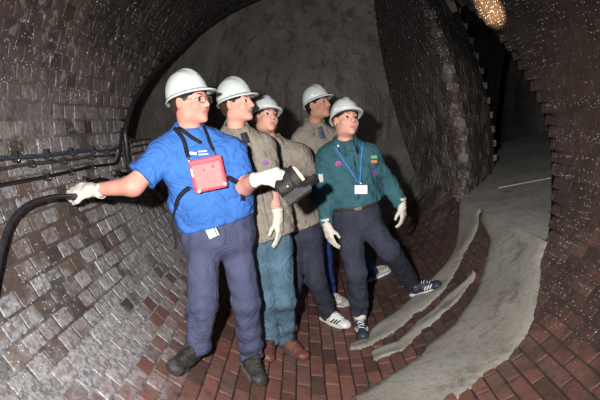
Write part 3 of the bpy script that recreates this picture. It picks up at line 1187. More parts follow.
def bare_hand(fd, w, a, n, side, curl=0.4, k=0.9):
    """hand grown on to a body field"""
    w = Vector(w); a = Vector(a).normalized(); n = Vector(n)
    n = (n - a * n.dot(a)).normalized()
    t = a.cross(n).normalized() * (1 if side == 'R' else -1)
    fd.box(w + a * 0.045 * k, [0.034 * k, 0.045 * k, 0.013 * k], [tuple(t), tuple(a), tuple(n)], 0.012 * k, 0.012)
    for i in range(4):
        p = w + a * 0.085 * k + t * (0.028, 0.0095, -0.0095, -0.027)[i] * k
        ang = curl * 0.5
        for s_ in range(3):
            d = a * math.cos(ang) + n * math.sin(ang)
            q = p + d * (0.040, 0.026, 0.020)[s_] * k * (0.95, 1.05, 1.0, 0.8)[i]
            fd.cone(p, q, 0.0085 * k, 0.008 * k, 0.003)
            p = q; ang += curl
    p = w + a * 0.035 * k + t * 0.030 * k
    d = (a * 0.75 + t * 0.5 + n * 0.3).normalized()
    fd.cone(p, p + d * 0.06 * k, 0.0115 * k, 0.009 * k, 0.006)

def shoe(person, name, base, toe, mats, L=0.27, kind='boot', side='R', slope=None):
    """base: ground point under the middle of the sole; toe: direction"""
    base = Vector(base)
    n = slope if slope is not None else inward(base)
    a = Vector(toe); a = (a - n * a.dot(n)).normalized()
    s_ = a.cross(n).normalized()          # to the right of the toe direction
    k = L / 0.27
    heel = base - a * 0.095 * k
    P = lambda x, y, z: heel + a * (x * k) + s_ * (y * k) + n * (z * k)
    F3 = [tuple(a), tuple(s_), tuple(n)]
    bend = 0.006 if side == 'R' else -0.006
    fd = Field(np.array(base) - 0.24, np.array(base) + 0.24, 0.005)
    fd.cone(P(0, 0, 0.050), P(0.08, 0, 0.045), 0.037 * k, 0.040 * k, 0.02)
    fd.cone(P(0.08, 0, 0.045), P(0.185, -bend, 0.030), 0.040 * k, 0.032 * k, 0.02, (s_, 1.22))
    fd.ell(P(0.19, -bend, 0.030), [0.042 * k, 0.043 * k, 0.030 * k], F3, 0.02)
    top = 0.15 if kind == 'boot' else 0.095
    fd.cone(P(0.015, 0, 0.05), P(0.012, 0, top), 0.040 * k, 0.039 * k, 0.02)
    fd.cone(P(0.05, 0, 0.085 if kind != 'boot' else 0.11), P(0.13, 0, 0.060), 0.022 * k, 0.018 * k, 0.03)
    fd.plane_cut(P(0, 0, 0.014), -n)
    fd.plane_cut(P(0, 0, top), n)
    o, vq = fmesh(name, fd, mats[0], person)
    # sole
    out = []
    N = 36
    for j in range(N):
        t = 2 * math.pi * j / N
        x = 0.072 + 0.140 * math.cos(t)
        wdt = 0.040 + 0.009 * math.cos(t + 0.2)
        y = wdt * math.copysign(abs(math.sin(t)) ** 0.75, math.sin(t)) - (bend if math.cos(t) > 0 else 0)
        out.append((x, y))
    V, F = [], []
    h = 0.024 if kind != 'boot' else 0.026
    for (z, e) in ((0.0, 0.95), (0.004, 1.0), (h - 0.004, 1.0), (h, 0.96)):
        for x, y in out:
            V.append(P(0.072 + (x - 0.072) * e, y * e, z + (0.010 if x > 0.17 else 0.0) * max(0, (x - 0.17) / 0.045)))
    for i in range(3):
        for j in range(N):
            j2 = (j + 1) % N
            F.append((i * N + j, i * N + j2, i * N + N + j2, i * N + N + j))
    F.append(tuple(reversed(range(N)))); F.append(tuple(range(3 * N, 4 * N)))
    part('sole', V, F, mats[1], o)
    bv = bvh_of(vq)
    # laces lie across the instep
    VF = []
    for i in range(4):
        x = 0.085 + 0.022 * i
        pts = []
        for y in (-0.026, -0.013, 0, 0.013, 0.026):
            q, nn, _, _ = bv.ray_cast(P(x + 0.003 * math.sin(i * 3 + y * 80), y, 0.2), -n)
            if q is not None:
                pts.append(q + n * 0.002)
        if len(pts) > 2:
            VF.append(tube(pts, 0.003 * k, 5))
    if VF:
        part('laces', *merge(*VF), mats[2], o)
    if len(mats) > 3:
        for sd in (-1, 1):
            for i in range(3):
                pts, ns = [], []
                for t in np.linspace(0, 1, 5):
                    x = 0.095 + 0.024 * i - 0.030 * t
                    q, nn, _, _ = bv.ray_cast(P(x + 0.02, sd * 0.2, 0.062 - 0.030 * t), -s_ * sd)
                    if q is not None:
                        pts.append(q); ns.append(nn)
                if len(pts) > 2:
                    part('stripe', *ribbon(pts, ns, 0.011 * k, 0.002), mats[3], o)
    return P(0.015, 0, 0.085)

# ------------------------------------------------------------------ people
def person(label, J, head, skin, shirt, trousers, hair, build, sleeves, tucked, bare=(), seed=0, root=None, smile=0.0, flare=1.0, arm=1.0, nk=1.0, drop=0.02):
    """J: joints in metres. build: (chest half width, chest half depth, waist half width, waist half depth)"""
    p = thing('person', root, label, 'person', 'visitors in white hard hats')
    side = (J['shL'] - J['shR']).normalized()
    spine = (J['neck'] - J['pelvis']).normalized()
    cw, cd, ww, wd = build
    allj = np.array([tuple(v) for v in J.values()] + [tuple(head.c)])
    lo, hi = allj.min(0) - 0.24, allj.max(0) + 0.24
    upchest = J['chest'].lerp(J['neck'], 0.55)
    def torso(fd, o):
        fd.cone(J['pelvis'], J['belly'], wd + o, wd + o, 0.05, (side, ww / wd))
        fd.cone(J['belly'], J['chest'], wd + o, cd + o, 0.05, (side, cw / cd))
        fd.cone(J['chest'], upchest, cd + o, cd * 0.78 + o, 0.05, (side, cw / cd * 0.92))
        fd.cone(J['shL'], J['shR'], 0.054 + o, 0.054 + o, 0.05)
        for s in 'LR':
            fd.cone(J['neck'] + spine * 0.02, J['sh' + s], 0.046 + o, 0.052 + o, 0.05)
    # ---- body: one continuous skin surface from head to ankles
    fd = Field(lo, hi, 0.0075)
    torso(fd, -0.018)
    fd.cone(head.p(0, -0.034, -0.050), J['neck'] - spine * 0.03, 0.045 * head.s * nk, 0.058 * nk, 0.012)
    for s in 'LR':
        fd.cone(J['sh' + s], J['el' + s], 0.046 * arm, 0.040 * arm, 0.03)
        fd.cone(J['el' + s], J['wr' + s], 0.040 * arm, 0.029, 0.03)
        fd.cone(J['hip' + s], J['kn' + s], 0.075, 0.052, 0.03)
        fd.cone(J['kn' + s], J['an' + s], 0.052, 0.036, 0.02)
    for s in bare:
        a, n = (J['wr' + s] - J['el' + s], side * (-1 if s == 'L' else 1))
        bare_hand(fd, J['wr' + s], a, n, s, 0.5, 0.82)
    head.build(fd)
    body, bvq = fmesh('body', fd, [skin, M['lip']], p, lambda c: head.lips(c))
    # ---- shirt
    belt = J['belt']
    fd = Field(lo, hi, 0.009)
    torso(fd, 0.012)
    for s in 'LR':
        if sleeves == 'long':
            fd.cone(J['sh' + s], J['el' + s], 0.070, 0.058, 0.04)
            fd.cone(J['el' + s], J['wr' + s].lerp(J['el' + s], 0.04), 0.060, 0.046, 0.02, flatend=True)
        else:
            e = J['sh' + s].lerp(J['el' + s], sleeves)
            fd.cone(J['sh' + s], e, 0.070, 0.078, 0.035, flatend=True)
    hem = J['hem']
    if not tucked:
        fd.cone(J['belly'], hem - spine * 0.03, wd + 0.02, wd + 0.036, 0.05, (side, ww / wd))
    else:
        fd.cone(J['belly'].lerp(belt, 0.6), belt + spine * 0.01, wd + 0.020, wd + 0.016, 0.03, (side, ww / wd))
    fd.folds(0.0030, seed)
    fd.plane_cut(hem, -spine, lo, hi)
    # sleeves reach below the hem: put them back
    for s in 'LR':
        if sleeves == 'long' and J['wr' + s].z < hem.z + 0.1:
            f2 = Field(lo, hi, 0.009)
            f2.cone(J['sh' + s], J['el' + s], 0.066, 0.058, 0.04)
            f2.cone(J['el' + s], J['wr' + s].lerp(J['el' + s], 0.04), 0.060, 0.046, 0.02, flatend=True)
            f2.folds(0.0030, seed)
            fd.d = np.minimum(fd.d, f2.d)
    # neck hole
    fd.ell(J['neck'] + spine * 0.055 + (head.f * 0.02), [0.066, 0.066, 0.05], [tuple(side), tuple(spine.cross(side)), tuple(spine)], 0.01, True)
    sh, svq = fmesh('shirt', fd, shirt, p)
    # ---- trousers
    fd = Field(lo, hi, 0.009)
    inset = 0.0 if tucked else -0.02
    fd.cone(J['pelvis'] - spine * 0.05, belt + spine * 0.02, wd + 0.006 + inset, wd + 0.010 + inset, 0.04, (side, (ww + 0.004) / wd))
    for s in 'LR':
        fd.ell(J['hip' + s] + Vector((0, 0, 0.02)), [0.088, 0.10, 0.11], np.eye(3), 0.05)
        fd.cone(J['hip' + s], J['kn' + s], 0.090 * flare, 0.071 * flare, 0.02)
    fl2 = []
    for s in 'LR':
        f2 = Field(lo, hi, 0.009)
        f2.cone(J['hip' + s].lerp(J['kn' + s], 0.5), J['kn' + s], 0.080 * flare, 0.071 * flare, 0.0)
        f2.cone(J['kn' + s], J['an' + s] + (J['an' + s] - J['kn' + s]).normalized() * drop, 0.071 * flare, 0.066 * flare, 0.03, flatend=True)
        fl2.append(f2.d)
    fd.d = np.minimum(fd.d, np.minimum(fl2[0], fl2[1]))
    fd.drape(0.0042, seed + 2, J)
    fd.plane_cut(belt, spine, lo, hi)
    tr, tvq = fmesh('trousers', fd, trousers, p)
    head.extras(p, hair)
    return p, bvh_of(svq), bvh_of(tvq), bvh_of(bvq)

def collar(p, J, head, mat, r=0.070, open_=0.6, h=0.038):
    spine = (J['neck'] - J['pelvis']).normalized()
    f = (J['shL'] - J['shR']).normalized().cross(Vector((0, 0, 1)))
    if f.dot(head.f) < 0:
        f = -f
    f = (f * 0.7 + head.f * 0.3); f = (f - spine * f.dot(spine)).normalized()
    s = spine.cross(f)
    c = J['neck'] + spine * 0.012 + f * 0.006
    V, F = [], []
    N = 28
    prof = ((r * 0.98, 0.004), (r * 0.97, h), (r * 1.04, h + 0.004), (r * 1.30, -0.012), (r * 1.22, -0.016))
    for j in range(N + 1):
        t = -1 + 2 * j / N
        an = t * (math.pi - open_)
        d = f * -math.cos(an) + s * math.sin(an)
        front = max(0, abs(t) - 0.72) / 0.28
        for i, (rr, z) in enumerate(prof):
            z2 = z - 0.035 * front - (0.035 * front if i >= 3 else 0)
            V.append(c + d * (rr + 0.014 * front) + f * (0.012 * front) + spine * z2)
    m = len(prof)
    for j in range(N):
        for i in range(m):
            i2 = (i + 1) % m
            F.append((j * m + i, j * m + i2, (j + 1) * m + i2, (j + 1) * m + i))
    F.append(tuple(range(m))); F.append(tuple(N * m + i for i in reversed(range(m))))
    part('collar', V, F, mat, p)

def strap_on(bvh, px, width, sub=5, off=0.004):
    path = [Vector((x, y, 0)) for x, y in px]
    pts, ns = [], []
    for q in smooth_path(path, sub):
        a, n = cast(bvh, q.x, q.y, off)
        pts.append(a); ns.append(n)
    # even out
    for _ in range(2):
        pts = [pts[0]] + [(pts[i - 1] + pts[i] * 2 + pts[i + 1]) / 4 for i in range(1, len(pts) - 1)] + [pts[-1]]
        ns = [ns[0]] + [(ns[i - 1] + ns[i] * 2 + ns[i + 1]).normalized() for i in range(1, len(ns) - 1)] + [ns[-1]]
    return ribbon(pts, ns, width, 0.003)

def patch(parent, name, bvh, x, y, w, h, mat, rot=0.0, thick=0.003, off=0.001, label=None, disc=False):
    c, n = cast(bvh, x, y, off)
    u = Vector((0, 0, 1)); u = (u - n * u.dot(n)).normalized()
    r = u.cross(n).normalized()
    q = Quaternion(n, rot)
    u, r = q @ u, q @ r
    if disc:
        V, F = [], []
        N = 16
        for z in (0, thick):
            for j in range(N):
                an = 2 * math.pi * j / N
                V.append(c + r * math.cos(an) * w / 2 + u * math.sin(an) * h / 2 + n * z)
        F = [tuple(range(N, 2 * N))] + [(j, (j + 1) % N, N + (j + 1) % N, N + j) for j in range(N)]
    else:
        V, F = box_local(c + n * thick / 2, r, u, n, w, h, thick, min(thick * 0.4, 0.002))
    return part(name, V, F, mat, parent, smooth=False, label=label), c, n, r, u

def J_from(d):
    return {k: (at(*v) if not isinstance(v, (Vector,)) and len(v) == 3 and not isinstance(v[0], Vector) else v) for k, v in d.items()}

# ---- guide in the blue T-shirt
ft = {}
def feet(key, lpx, ldir, rpx, rdir):
    ft[key] = (barrel(*lpx), Vector(ldir), barrel(*rpx), Vector(rdir))

def lift(base, toe, h=0.085, back=0.08):
    n = inward(base); a = Vector(toe); a = (a - n * a.dot(n)).normalized()
    return base + n * h - a * back

fl_, ldir = barrel(251, 374), (0.55, -0.83, 0)
fr_, rdir = barrel(180, 366), (-0.35, -0.93, 0)
JA = J_from(dict(neck=(190, 134, 2.66), shL=(231, 152, 2.66), shR=(165, 153, 2.58), chest=(203, 168, 2.64), belly=(211, 198, 2.66), pelvis=(217, 226, 2.68),
                 elL=(244, 186, 2.62), wrL=(262, 178, 2.42), elR=(133, 186, 2.47), wrR=(93, 190, 2.52),
                 hipL=(235, 242, 2.70), hipR=(203, 242, 2.66), knL=(246, 302, 2.66), knR=(203, 304, 2.52), hem=(217, 222, 2.68), belt=(217, 218, 2.68)))
JA['anL'] = lift(fl_, ldir, 0.10); JA['anR'] = lift(fr_, rdir, 0.10)
HA = Head(at(190, 102, 2.66), (0.86, -0.46, 0.10), 0.0, 0.98)
gripdirA = (Vector((-0.92, 0.25, 0.02)), Vector((-0.05, 0.62, -0.78)))
JA['hdR'] = gripdirA
lampdirA = (Vector((0.80, -0.25, 0.25)), Vector((0.35, 0.55, -0.75)))
JA['hdL'] = lampdirA
rootA = (fl_ + fr_) / 2
pA, shA, trA, boA = person('man in royal blue T-shirt and spectacles steadying himself on a black hose, pointing a lamp',
    {k: v for k, v in JA.items() if not k.startswith('hd')}, HA, M['skin_ruddy'], M['blue_shirt'], M['navy_trouser'], M['hair_brown'],
    (0.178, 0.120, 0.176, 0.124), 0.74, True, seed=1, root=rootA, arm=1.18, nk=1.1)
hard_hat(pA, HA, 0.20)
hand(pA, 'glove', JA['wrR'], gripdirA[0], gripdirA[1], 'R', (0.30, 0.85, 0.8), M['glove'], 1.0, thumb=0.4)
hand(pA, 'glove', JA['wrL'], lampdirA[0], lampdirA[1], 'L', (0.8, 0.9, 0.7), M['glove'], 0.93, thumb=0.7)
bootA = [M['boot'], M['boot_sole'], M['black']]
shoe(pA, 'boot', fl_, ldir, bootA, 0.285, 'boot', 'L')
shoe(pA, 'boot', fr_, rdir, bootA, 0.285, 'boot', 'R')
# crew neck rib
V = []
spn = (JA['neck'] - JA['pelvis']).normalized()
sd = (JA['shL'] - JA['shR']).normalized(); fr = spn.cross(sd) * -1
cN = JA['neck'] + spn * 0.012
ring = [cN + (sd * math.cos(t) * 0.068 + fr * math.sin(t) * 0.066) - spn * (0.016 * max(0, fr.dot(Vector((0, -1, 0))) * math.sin(t))) for t in np.linspace(0, 2 * math.pi, 25)]
part('neck_rib', *tube(ring, 0.007, 6, caps=False), M['blue_shirt'], pA)
# spectacles
g = part('spectacles', *merge(*[tube([HA.p(sx * 0.033 + 0.024 * math.cos(t), 0.108 - 0.012 * abs(math.cos(t)) * (1 if math.cos(t) * sx > 0 else 0), 0.000 + 0.017 * math.sin(t)) for t in np.linspace(0, 2 * math.pi, 17)], 0.0017, 5) for sx in (-1, 1)],
        tube([HA.p(-0.009, 0.110, 0.006), HA.p(0, 0.113, 0.009), HA.p(0.009, 0.110, 0.006)], 0.0016, 5),
        *[tube([HA.p(sx * 0.057, 0.098, 0.006), HA.p(sx * 0.074, 0.06, 0.006), HA.p(sx * 0.080, 0.0, 0.008)], 0.0017, 5) for sx in (-1, 1)]), M['metal'], pA)
for sx in (-1, 1):
    rim_ = [HA.p(sx * 0.033 + 0.023 * math.cos(t), 0.108 - 0.012 * abs(math.cos(t)) * (1 if math.cos(t) * sx > 0 else 0), 0.016 * math.sin(t)) for t in np.linspace(0, 2 * math.pi, 17)[:-1]]
    part('lens', rim_, [tuple(range(16))], M['glass'], g)
# chest print: small emblem and two lines of print
e, c, n, r, u = patch(pA, 'chest_emblem', shA, 193, 153.5, 0.034, 0.014, M['white'], -0.1, 0.0015)
for (x, y, w) in ((200, 151.5, 0.045), (201, 154.5, 0.05)):
    n_ = 6
    for i in range(n_):
        xx = x - w * 99 + (i + 0.5) / n_ * w * 198 + 2.5
        patch(pA, 'chest_print', shA, xx, y - 0.08 * (xx - x), w / n_ * 0.72, 0.0075, M['white'], 0.08, 0.0012)
# fly, pocket seams and belt loops
part('fly_seam', *strap_on(trA, [(222, 222), (224, 232), (225, 244)], 0.006), M['navy_trouser'], pA)
part('waistband', *strap_on(trA, [(188, 220.5), (200, 222), (215, 221.5), (232, 218), (249, 213)], 0.030), M['navy_trouser'], pA)
part('pocket_seam', *strap_on(trA, [(242, 222), (247, 230), (250, 240)], 0.007), M['navy_trouser'], pA)
part('pocket_seam', *strap_on(trA, [(192, 224), (191, 232), (190, 242)], 0.007), M['navy_trouser'], pA)

# ---- teenager in jeans
fl_, ldir = barrel(291, 353), (0.80, -0.60, 0)
fr_, rdir = barrel(266, 354), (0.05, -1, 0)
JB = J_from(dict(neck=(236, 133, 3.06), shL=(262, 147, 3.06), shR=(222, 147, 3.02), chest=(246, 168, 3.05), belly=(256, 203, 3.07), pelvis=(265, 236, 3.08),
                 elL=(271, 186, 3.04), wrL=(278, 217, 2.93), elR=(222, 190, 3.1), wrR=(232, 222, 3.05),
                 hipL=(277, 247, 3.09), hipR=(259, 247, 3.07), knL=(284, 300, 3.05), knR=(265, 300, 3.02), hem=(265, 237, 3.08), belt=(262, 224, 3.08)))
JB['anL'] = lift(fl_, ldir, 0.09); JB['anR'] = lift(fr_, rdir, 0.09)
HB = Head(at(237, 104, 3.06), (0.88, -0.44, 0.16), 0.0, 0.93)
pB, shB, trB, boB = person('teenager in open-necked taupe shirt, blue jeans and brown shoes beside the man in blue', JB, HB, M['skin_fair'], M['grey_shirt'], M['jeans'], M['hair_brown'],
    (0.150, 0.105, 0.150, 0.110), 0.80, False, bare='R', seed=3, root=(fl_ + fr_) / 2)
hard_hat(pB, HB, 0.14)
collar(pB, JB, HB, M['grey_shirt'])
hand(pB, 'glove', JB['wrL'], (0.10, -0.10, -1), (-0.9, 0.35, 0), 'L', (0.25, 0.30, 0.25), M['glove'], 0.92, 0.05, 0.3)
lb = [M['brown_leather'], M['brown_sole'], M['black']]
shoe(pB, 'shoe', fl_, ldir, lb, 0.27, 'low', 'L')
shoe(pB, 'shoe', fr_, rdir, lb, 0.26, 'low', 'R')
part('placket', *strap_on(shB, [(249, 143), (252, 160), (257, 180), (262, 205), (268, 233)], 0.030), M['grey_shirt'], pB)
part('undershirt', *strap_on(shB, [(243, 133), (245, 138), (247, 144)], 0.042, off=0.003), M['undershirt'], pB)
patch(pB, 'pocket', shB, 262, 172, 0.085, 0.10, M['grey_shirt'], -0.15, 0.004)
patch(pB, 'round_badge', shB, 265.5, 163, 0.034, 0.030, M['patch_purple'], 0, 0.004, 0.004, disc=True)

# ---- smiling boy in dark trousers and white trainers
fl_, ldir = barrel(336, 325), (0.72, -0.70, 0)
fr_, rdir = barrel(288, 326), (0.15, -1, 0)
JC = J_from(dict(neck=(271, 144, 3.53), shL=(299, 155, 3.54), shR=(262, 157, 3.48), chest=(284, 175, 3.52), belly=(293, 204, 3.53), pelvis=(300, 228, 3.54),
                 elL=(313, 186, 3.58), wrL=(318, 212, 3.60), elR=(258, 190, 3.6), wrR=(266, 216, 3.62),
                 hipL=(309, 237, 3.55), hipR=(293, 237, 3.52), knL=(316, 280, 3.52), knR=(292, 282, 3.50), hem=(301, 226, 3.54), belt=(299, 217, 3.54)))
JC['anL'] = lift(fl_, ldir); JC['anR'] = lift(fr_, rdir)
HC = Head(at(266, 118, 3.50), (0.52, -0.82, 0.26), -0.12, 0.92, 1.0)
pC, shC, trC, boC = person('smiling boy in taupe shirt and dark trousers with white trainers behind the jeans wearer', JC, HC, M['skin_fair'], M['grey_shirt'], M['dark_trouser'], M['hair_brown'],
    (0.150, 0.105, 0.140, 0.105), 0.80, False, bare='LR', seed=5, root=(fl_ + fr_) / 2)
hard_hat(pC, HC, 0.16)
collar(pC, JC, HC, M['grey_shirt'])
wt = [M['trainer_white'], M['trainer_white'], M['white'], M['stripe_navy']]
shoe(pC, 'trainer', fl_, ldir, wt, 0.27, 'low', 'L')
shoe(pC, 'trainer', fr_, rdir, wt, 0.27, 'low', 'R')
part('placket', *strap_on(shC, [(273, 147), (275, 160), (281, 180), (290, 205), (297, 224)], 0.030), M['grey_shirt'], pC)
for (x, y) in ((273.5, 148), (275.5, 161)):
    patch(pC, 'button', shC, x, y, 0.016, 0.016, M['white'], 0, 0.003, 0.004, disc=True)
part('sleeve_seam', *strap_on(shC, [(296, 146), (302, 156), (306, 168), (309, 180)], 0.008), M['grey_shirt'], pC)

# ---- tall youth at the back in blue track trousers
fl_, ldir = barrel(381, 276), (0.80, 0.30, 0)
fr_, rdir = barrel(336, 305), (0.75, -0.62, 0)
JD = J_from(dict(neck=(314, 126, 4.10), shL=(334, 140, 4.14), shR=(302, 140, 4.06), chest=(317, 160, 4.10), belly=(320, 185, 4.12), pelvis=(324, 207, 4.14),
                 elL=(342, 170, 4.25), wrL=(340, 195, 4.2), elR=(303, 175, 4.15), wrR=(309, 200, 4.2),
                 hipL=(332, 215, 4.17), hipR=(318, 215, 4.12), knL=(350, 242, 4.25), knR=(323, 258, 4.08), hem=(324, 209, 4.14), belt=(323, 200, 4.14)))
JD['anL'] = lift(fl_, ldir); JD['anR'] = lift(fr_, rdir)
HD = Head(at(318, 105, 4.08), (0.74, -0.62, 0.22), 0.0, 0.95, 0.5)
pD, shD, trD, boD = person('tall youth at the back in taupe shirt and blue track trousers with white side stripes', JD, HD, M['skin_tan'], M['grey_shirt'], M['track'], M['hair_black'],
    (0.160, 0.108, 0.145, 0.108), 0.80, False, bare='LR', seed=7, root=(fl_ + fr_) / 2)
hard_hat(pD, HD, 0.20)
collar(pD, JD, HD, M['grey_shirt'])
gt = [M['trainer_grey'], M['trainer_white'], M['white'], M['trainer_white']]
shoe(pD, 'trainer', fl_, ldir, gt, 0.275, 'low', 'L')
shoe(pD, 'trainer', fr_, rdir, gt, 0.275, 'low', 'R')
part('undershirt', *strap_on(shD, [(319, 127), (321, 133), (323, 139)], 0.045, off=0.003), M['undershirt_blue'], pD)
patch(pD, 'cloth_patch', shD, 319.5, 156, 0.045, 0.06, M['patch_yellow'], 0, 0.003)
for dx in (-1.2, 1.4):
    part('side_stripe', *strap_on(trD, [(315.5 + dx, 213), (316.5 + dx, 226), (318.5 + dx, 240), (320.5 + dx, 252)], 0.010), M['white'], pD)

# ---- boy in the teal uniform shirt
fl_, ldir = barrel(428, 291), (0.90, -0.35, 0)
fr_, rdir = barrel(362, 334), (-0.08, -1, 0)
JE = J_from(dict(neck=(345, 144, 3.42), shL=(368, 156, 3.43), shR=(328, 158, 3.40), chest=(350, 175, 3.42), belly=(354, 195, 3.43), pelvis=(356, 214, 3.44),
                 elL=(389, 184, 3.50), wrL=(402, 205, 3.45), elR=(323, 195, 3.44), wrR=(327, 226, 3.33),
                 hipL=(367, 223, 3.45), hipR=(348, 223, 3.43), knL=(389, 250, 3.36), knR=(356, 272, 3.36), hem=(356, 203.5, 3.44), belt=(356, 199.5, 3.44)))
JE['anL'] = lift(fl_, ldir, 0.10, 0.085); JE['anR'] = lift(fr_, rdir, 0.10, 0.075)
HE = Head(at(346, 121, 3.41), (0.36, -0.89, 0.26), -0.06, 0.94, 0.6)
pE, shE, trE, boE = person('boy in teal uniform shirt and dark trousers with one foot up on the concrete kerb', JE, HE, M['skin_fair'], M['teal_shirt'], M['dark_trouser'], M['hair_fair'],
    (0.160, 0.105, 0.140, 0.105), 'long', True, seed=9, root=(fl_ + fr_) / 2, drop=-0.075)
hard_hat(pE, HE, 0.22)
collar(pE, JE, HE, M['teal_shirt'], open_=0.35)
hand(pE, 'glove', JE['wrR'], (0.25, -0.15, -1), (0.8, 0.55, 0), 'R', (0.30, 0.30, 0.25), M['glove'], 0.88, 0.05, 0.3)
hand(pE, 'glove', JE['wrL'], (0.12, -0.05, -1), (-0.8, 0.5, 0), 'L', (0.35, 0.4, 0.3), M['glove'], 0.86, 0.05, 0.3)
nt = [M['trainer_navy'], M['trainer_white'], M['white'], M['trainer_white']]
shoe(pE, 'trainer', fl_, ldir, nt, 0.255, 'low', 'L')
shoe(pE, 'trainer', fr_, rdir, nt, 0.255, 'low', 'R')
for k_ in ('anL', 'anR'):
    kn = JE['kn' + k_[-1]]
    d = (kn - JE[k_]).normalized()
    part('sock', *tube([JE[k_] - d * 0.03, JE[k_] + d * 0.02, JE[k_] + d * 0.10], [0.046, 0.045, 0.043], 16), M['white'], pE)
part('placket', *strap_on(shE, [(351, 150), (353, 165), (355, 180), (357, 199)], 0.032), M['teal_shirt'], pE)
part('belt', *strap_on(trE, [(337, 210), (346, 208.5), (356, 208), (366, 205.5), (378, 201)], 0.030, off=0.006), M['belt'], pE)
patch(pE, 'buckle', trE, 357.5, 207.3, 0.050, 0.036, M['metal'], 0.1, 0.006, 0.012)
patch(pE, 'arm_patch', shE, 321, 178, 0.034, 0.055, M['patch_pale'], 0, 0.003)
patch(pE, 'chest_patch', shE, 374, 157, 0.045, 0.020, M['patch_green'], 0, 0.003)
patch(pE, 'chest_patch', shE, 374, 161.5, 0.045, 0.018, M['patch_orange'], 0, 0.003)
patch(pE, 'round_badge', shE, 375, 172.5, 0.042, 0.042, M['patch_purple'], 0, 0.003, disc=True)
patch(pE, 'round_badge', shE, 338, 163.5, 0.040, 0.034, M['patch_magenta'], 0, 0.003, disc=True)
patch(pE, 'pin', shE, 338.5, 146, 0.016, 0.016, M['metal'], 0, 0.004, disc=True)

# ------------------------------------------------------------------ things worn on cords and straps
# red instrument case on the man's chest
c, n = cast(shA, 208, 174, 0.010)
n = (n * 0.3 + Vector((0.05, -1, 0.12)).normalized()).normalized()
u = Vector((0, 0, 1)); u = (u - n * u.dot(n)).normalized(); r = u.cross(n)
q = Quaternion(n, 0.20); u, r = q @ u, q @ r
if r.x < 0:
    r = -r
W = 0.160
gd = thing('instrument_case', c, 'red vinyl instrument case strapped across the chest of the man in blue', 'instrument case')
fdc = Field(np.array(c) - 0.16, np.array(c) + 0.16, 0.005)
fdc.box(c + n * 0.022, [W / 2, W / 2, 0.022], [tuple(r), tuple(u), tuple(n)], 0.012, 0)
fmesh('case', fdc, M['red'], gd, relax=0)
part('window_panel', *box_local(c + n * 0.0455 - u * 0.008, r, u, n, W * 0.80, W * 0.74, 0.005, 0.002), M['red_panel'], gd, smooth=False)
part('flap', *box_local(c + n * 0.0455 + u * 0.066, r, u, n, W * 0.94, 0.018, 0.006, 0.002), M['red'], gd, smooth=False)
part('label_strip', *box_local(c + n * 0.047 - r * 0.071 + u * 0.02, r, u, n, 0.008, 0.04, 0.003, 0.001), M['white'], gd, smooth=False)
for (a, b) in ((-0.058, -0.072), (0.068, -0.062), (0.030, 0.030), (-0.015, 0.022)):
    part('stud', *tube([c + r * a + u * b + n * 0.044, c + r * a + u * b + n * 0.052], 0.008 if b < 0 else 0.006, 10), M['white'] if b < 0 else M['metal'], gd)
both = shA
part('neck_strap', *strap_on(shA, [(168.5, 124), (176, 130), (182, 138), (186, 150), (189, 158)], 0.020, off=0.010), M['webbing'], gd)
part('neck_strap', *strap_on(shA, [(203.5, 127), (206, 135), (210, 144), (213, 151)], 0.016, off=0.010), M['webbing'], gd)
part('strap_end', *strap_on(shA, [(170, 124), (182, 131), (192, 138), (201, 144)], 0.020, off=0.008), M['webbing'], gd)
part('waist_strap', *strap_on(shA, [(190, 187.5), (184, 192), (179, 199), (176.5, 208)], 0.022, off=0.007), M['webbing'], gd)
part('waist_strap', *strap_on(shA, [(227, 178), (234, 179.5), (239, 184), (241, 192), (242, 201)], 0.026, off=0.008), M['webbing'], gd)
a_, _ = cast(shA, 177, 208, 0.012)
part('loose_strap', *ribbon(smooth_path([a_, a_ + Vector((-0.012, -0.02, -0.06)), a_ + Vector((0.004, -0.02, -0.14)), a_ + Vector((0.0, -0.02, -0.20))], 4), [(0, -1, 0)] * 13, 0.012, 0.003), M['webbing'], gd)
for (x, y, a, b) in ((189, 158.5, -0.075, 0.076), (213, 152, 0.052, 0.076), (191, 187, -0.078, -0.06), (226, 177.5, 0.079, -0.02)):
    s0, _ = cast(shA, x, y, 0.012)
    part('ring_clip', *tube([s0, c + r * a + u * b + n * 0.02], 0.0045, 6), M['metal'], gd)

# white tag on the man's belt
c, n = cast(trA, 210.5, 231, 0.008)
tg = thing('belt_tag', c, 'white card tag clipped to the waistband of the man in blue', 'tag')
u = Vector((-0.42, 0, 1)); u = (u - n * u.dot(n)).normalized(); r = u.cross(n)
part('card', *box_local(c, r, u, n, 0.040, 0.068, 0.003, 0.001), M['white'], tg, smooth=False)
part('edge_strip', *box_local(c + (r if r.x > 0 else -r) * 0.029 + n * 0.001, r, u, n, 0.007, 0.068, 0.003, 0.001), M['white'], tg, smooth=False)
part('backing', *box_local(c - n * 0.002 + (r if r.x > 0 else -r) * 0.010, r, u, n, 0.062, 0.070, 0.002), M['black'], tg, smooth=False)
part('clip', *tube([c + u * 0.034, c + u * 0.06], 0.005, 6), M['black'], tg)

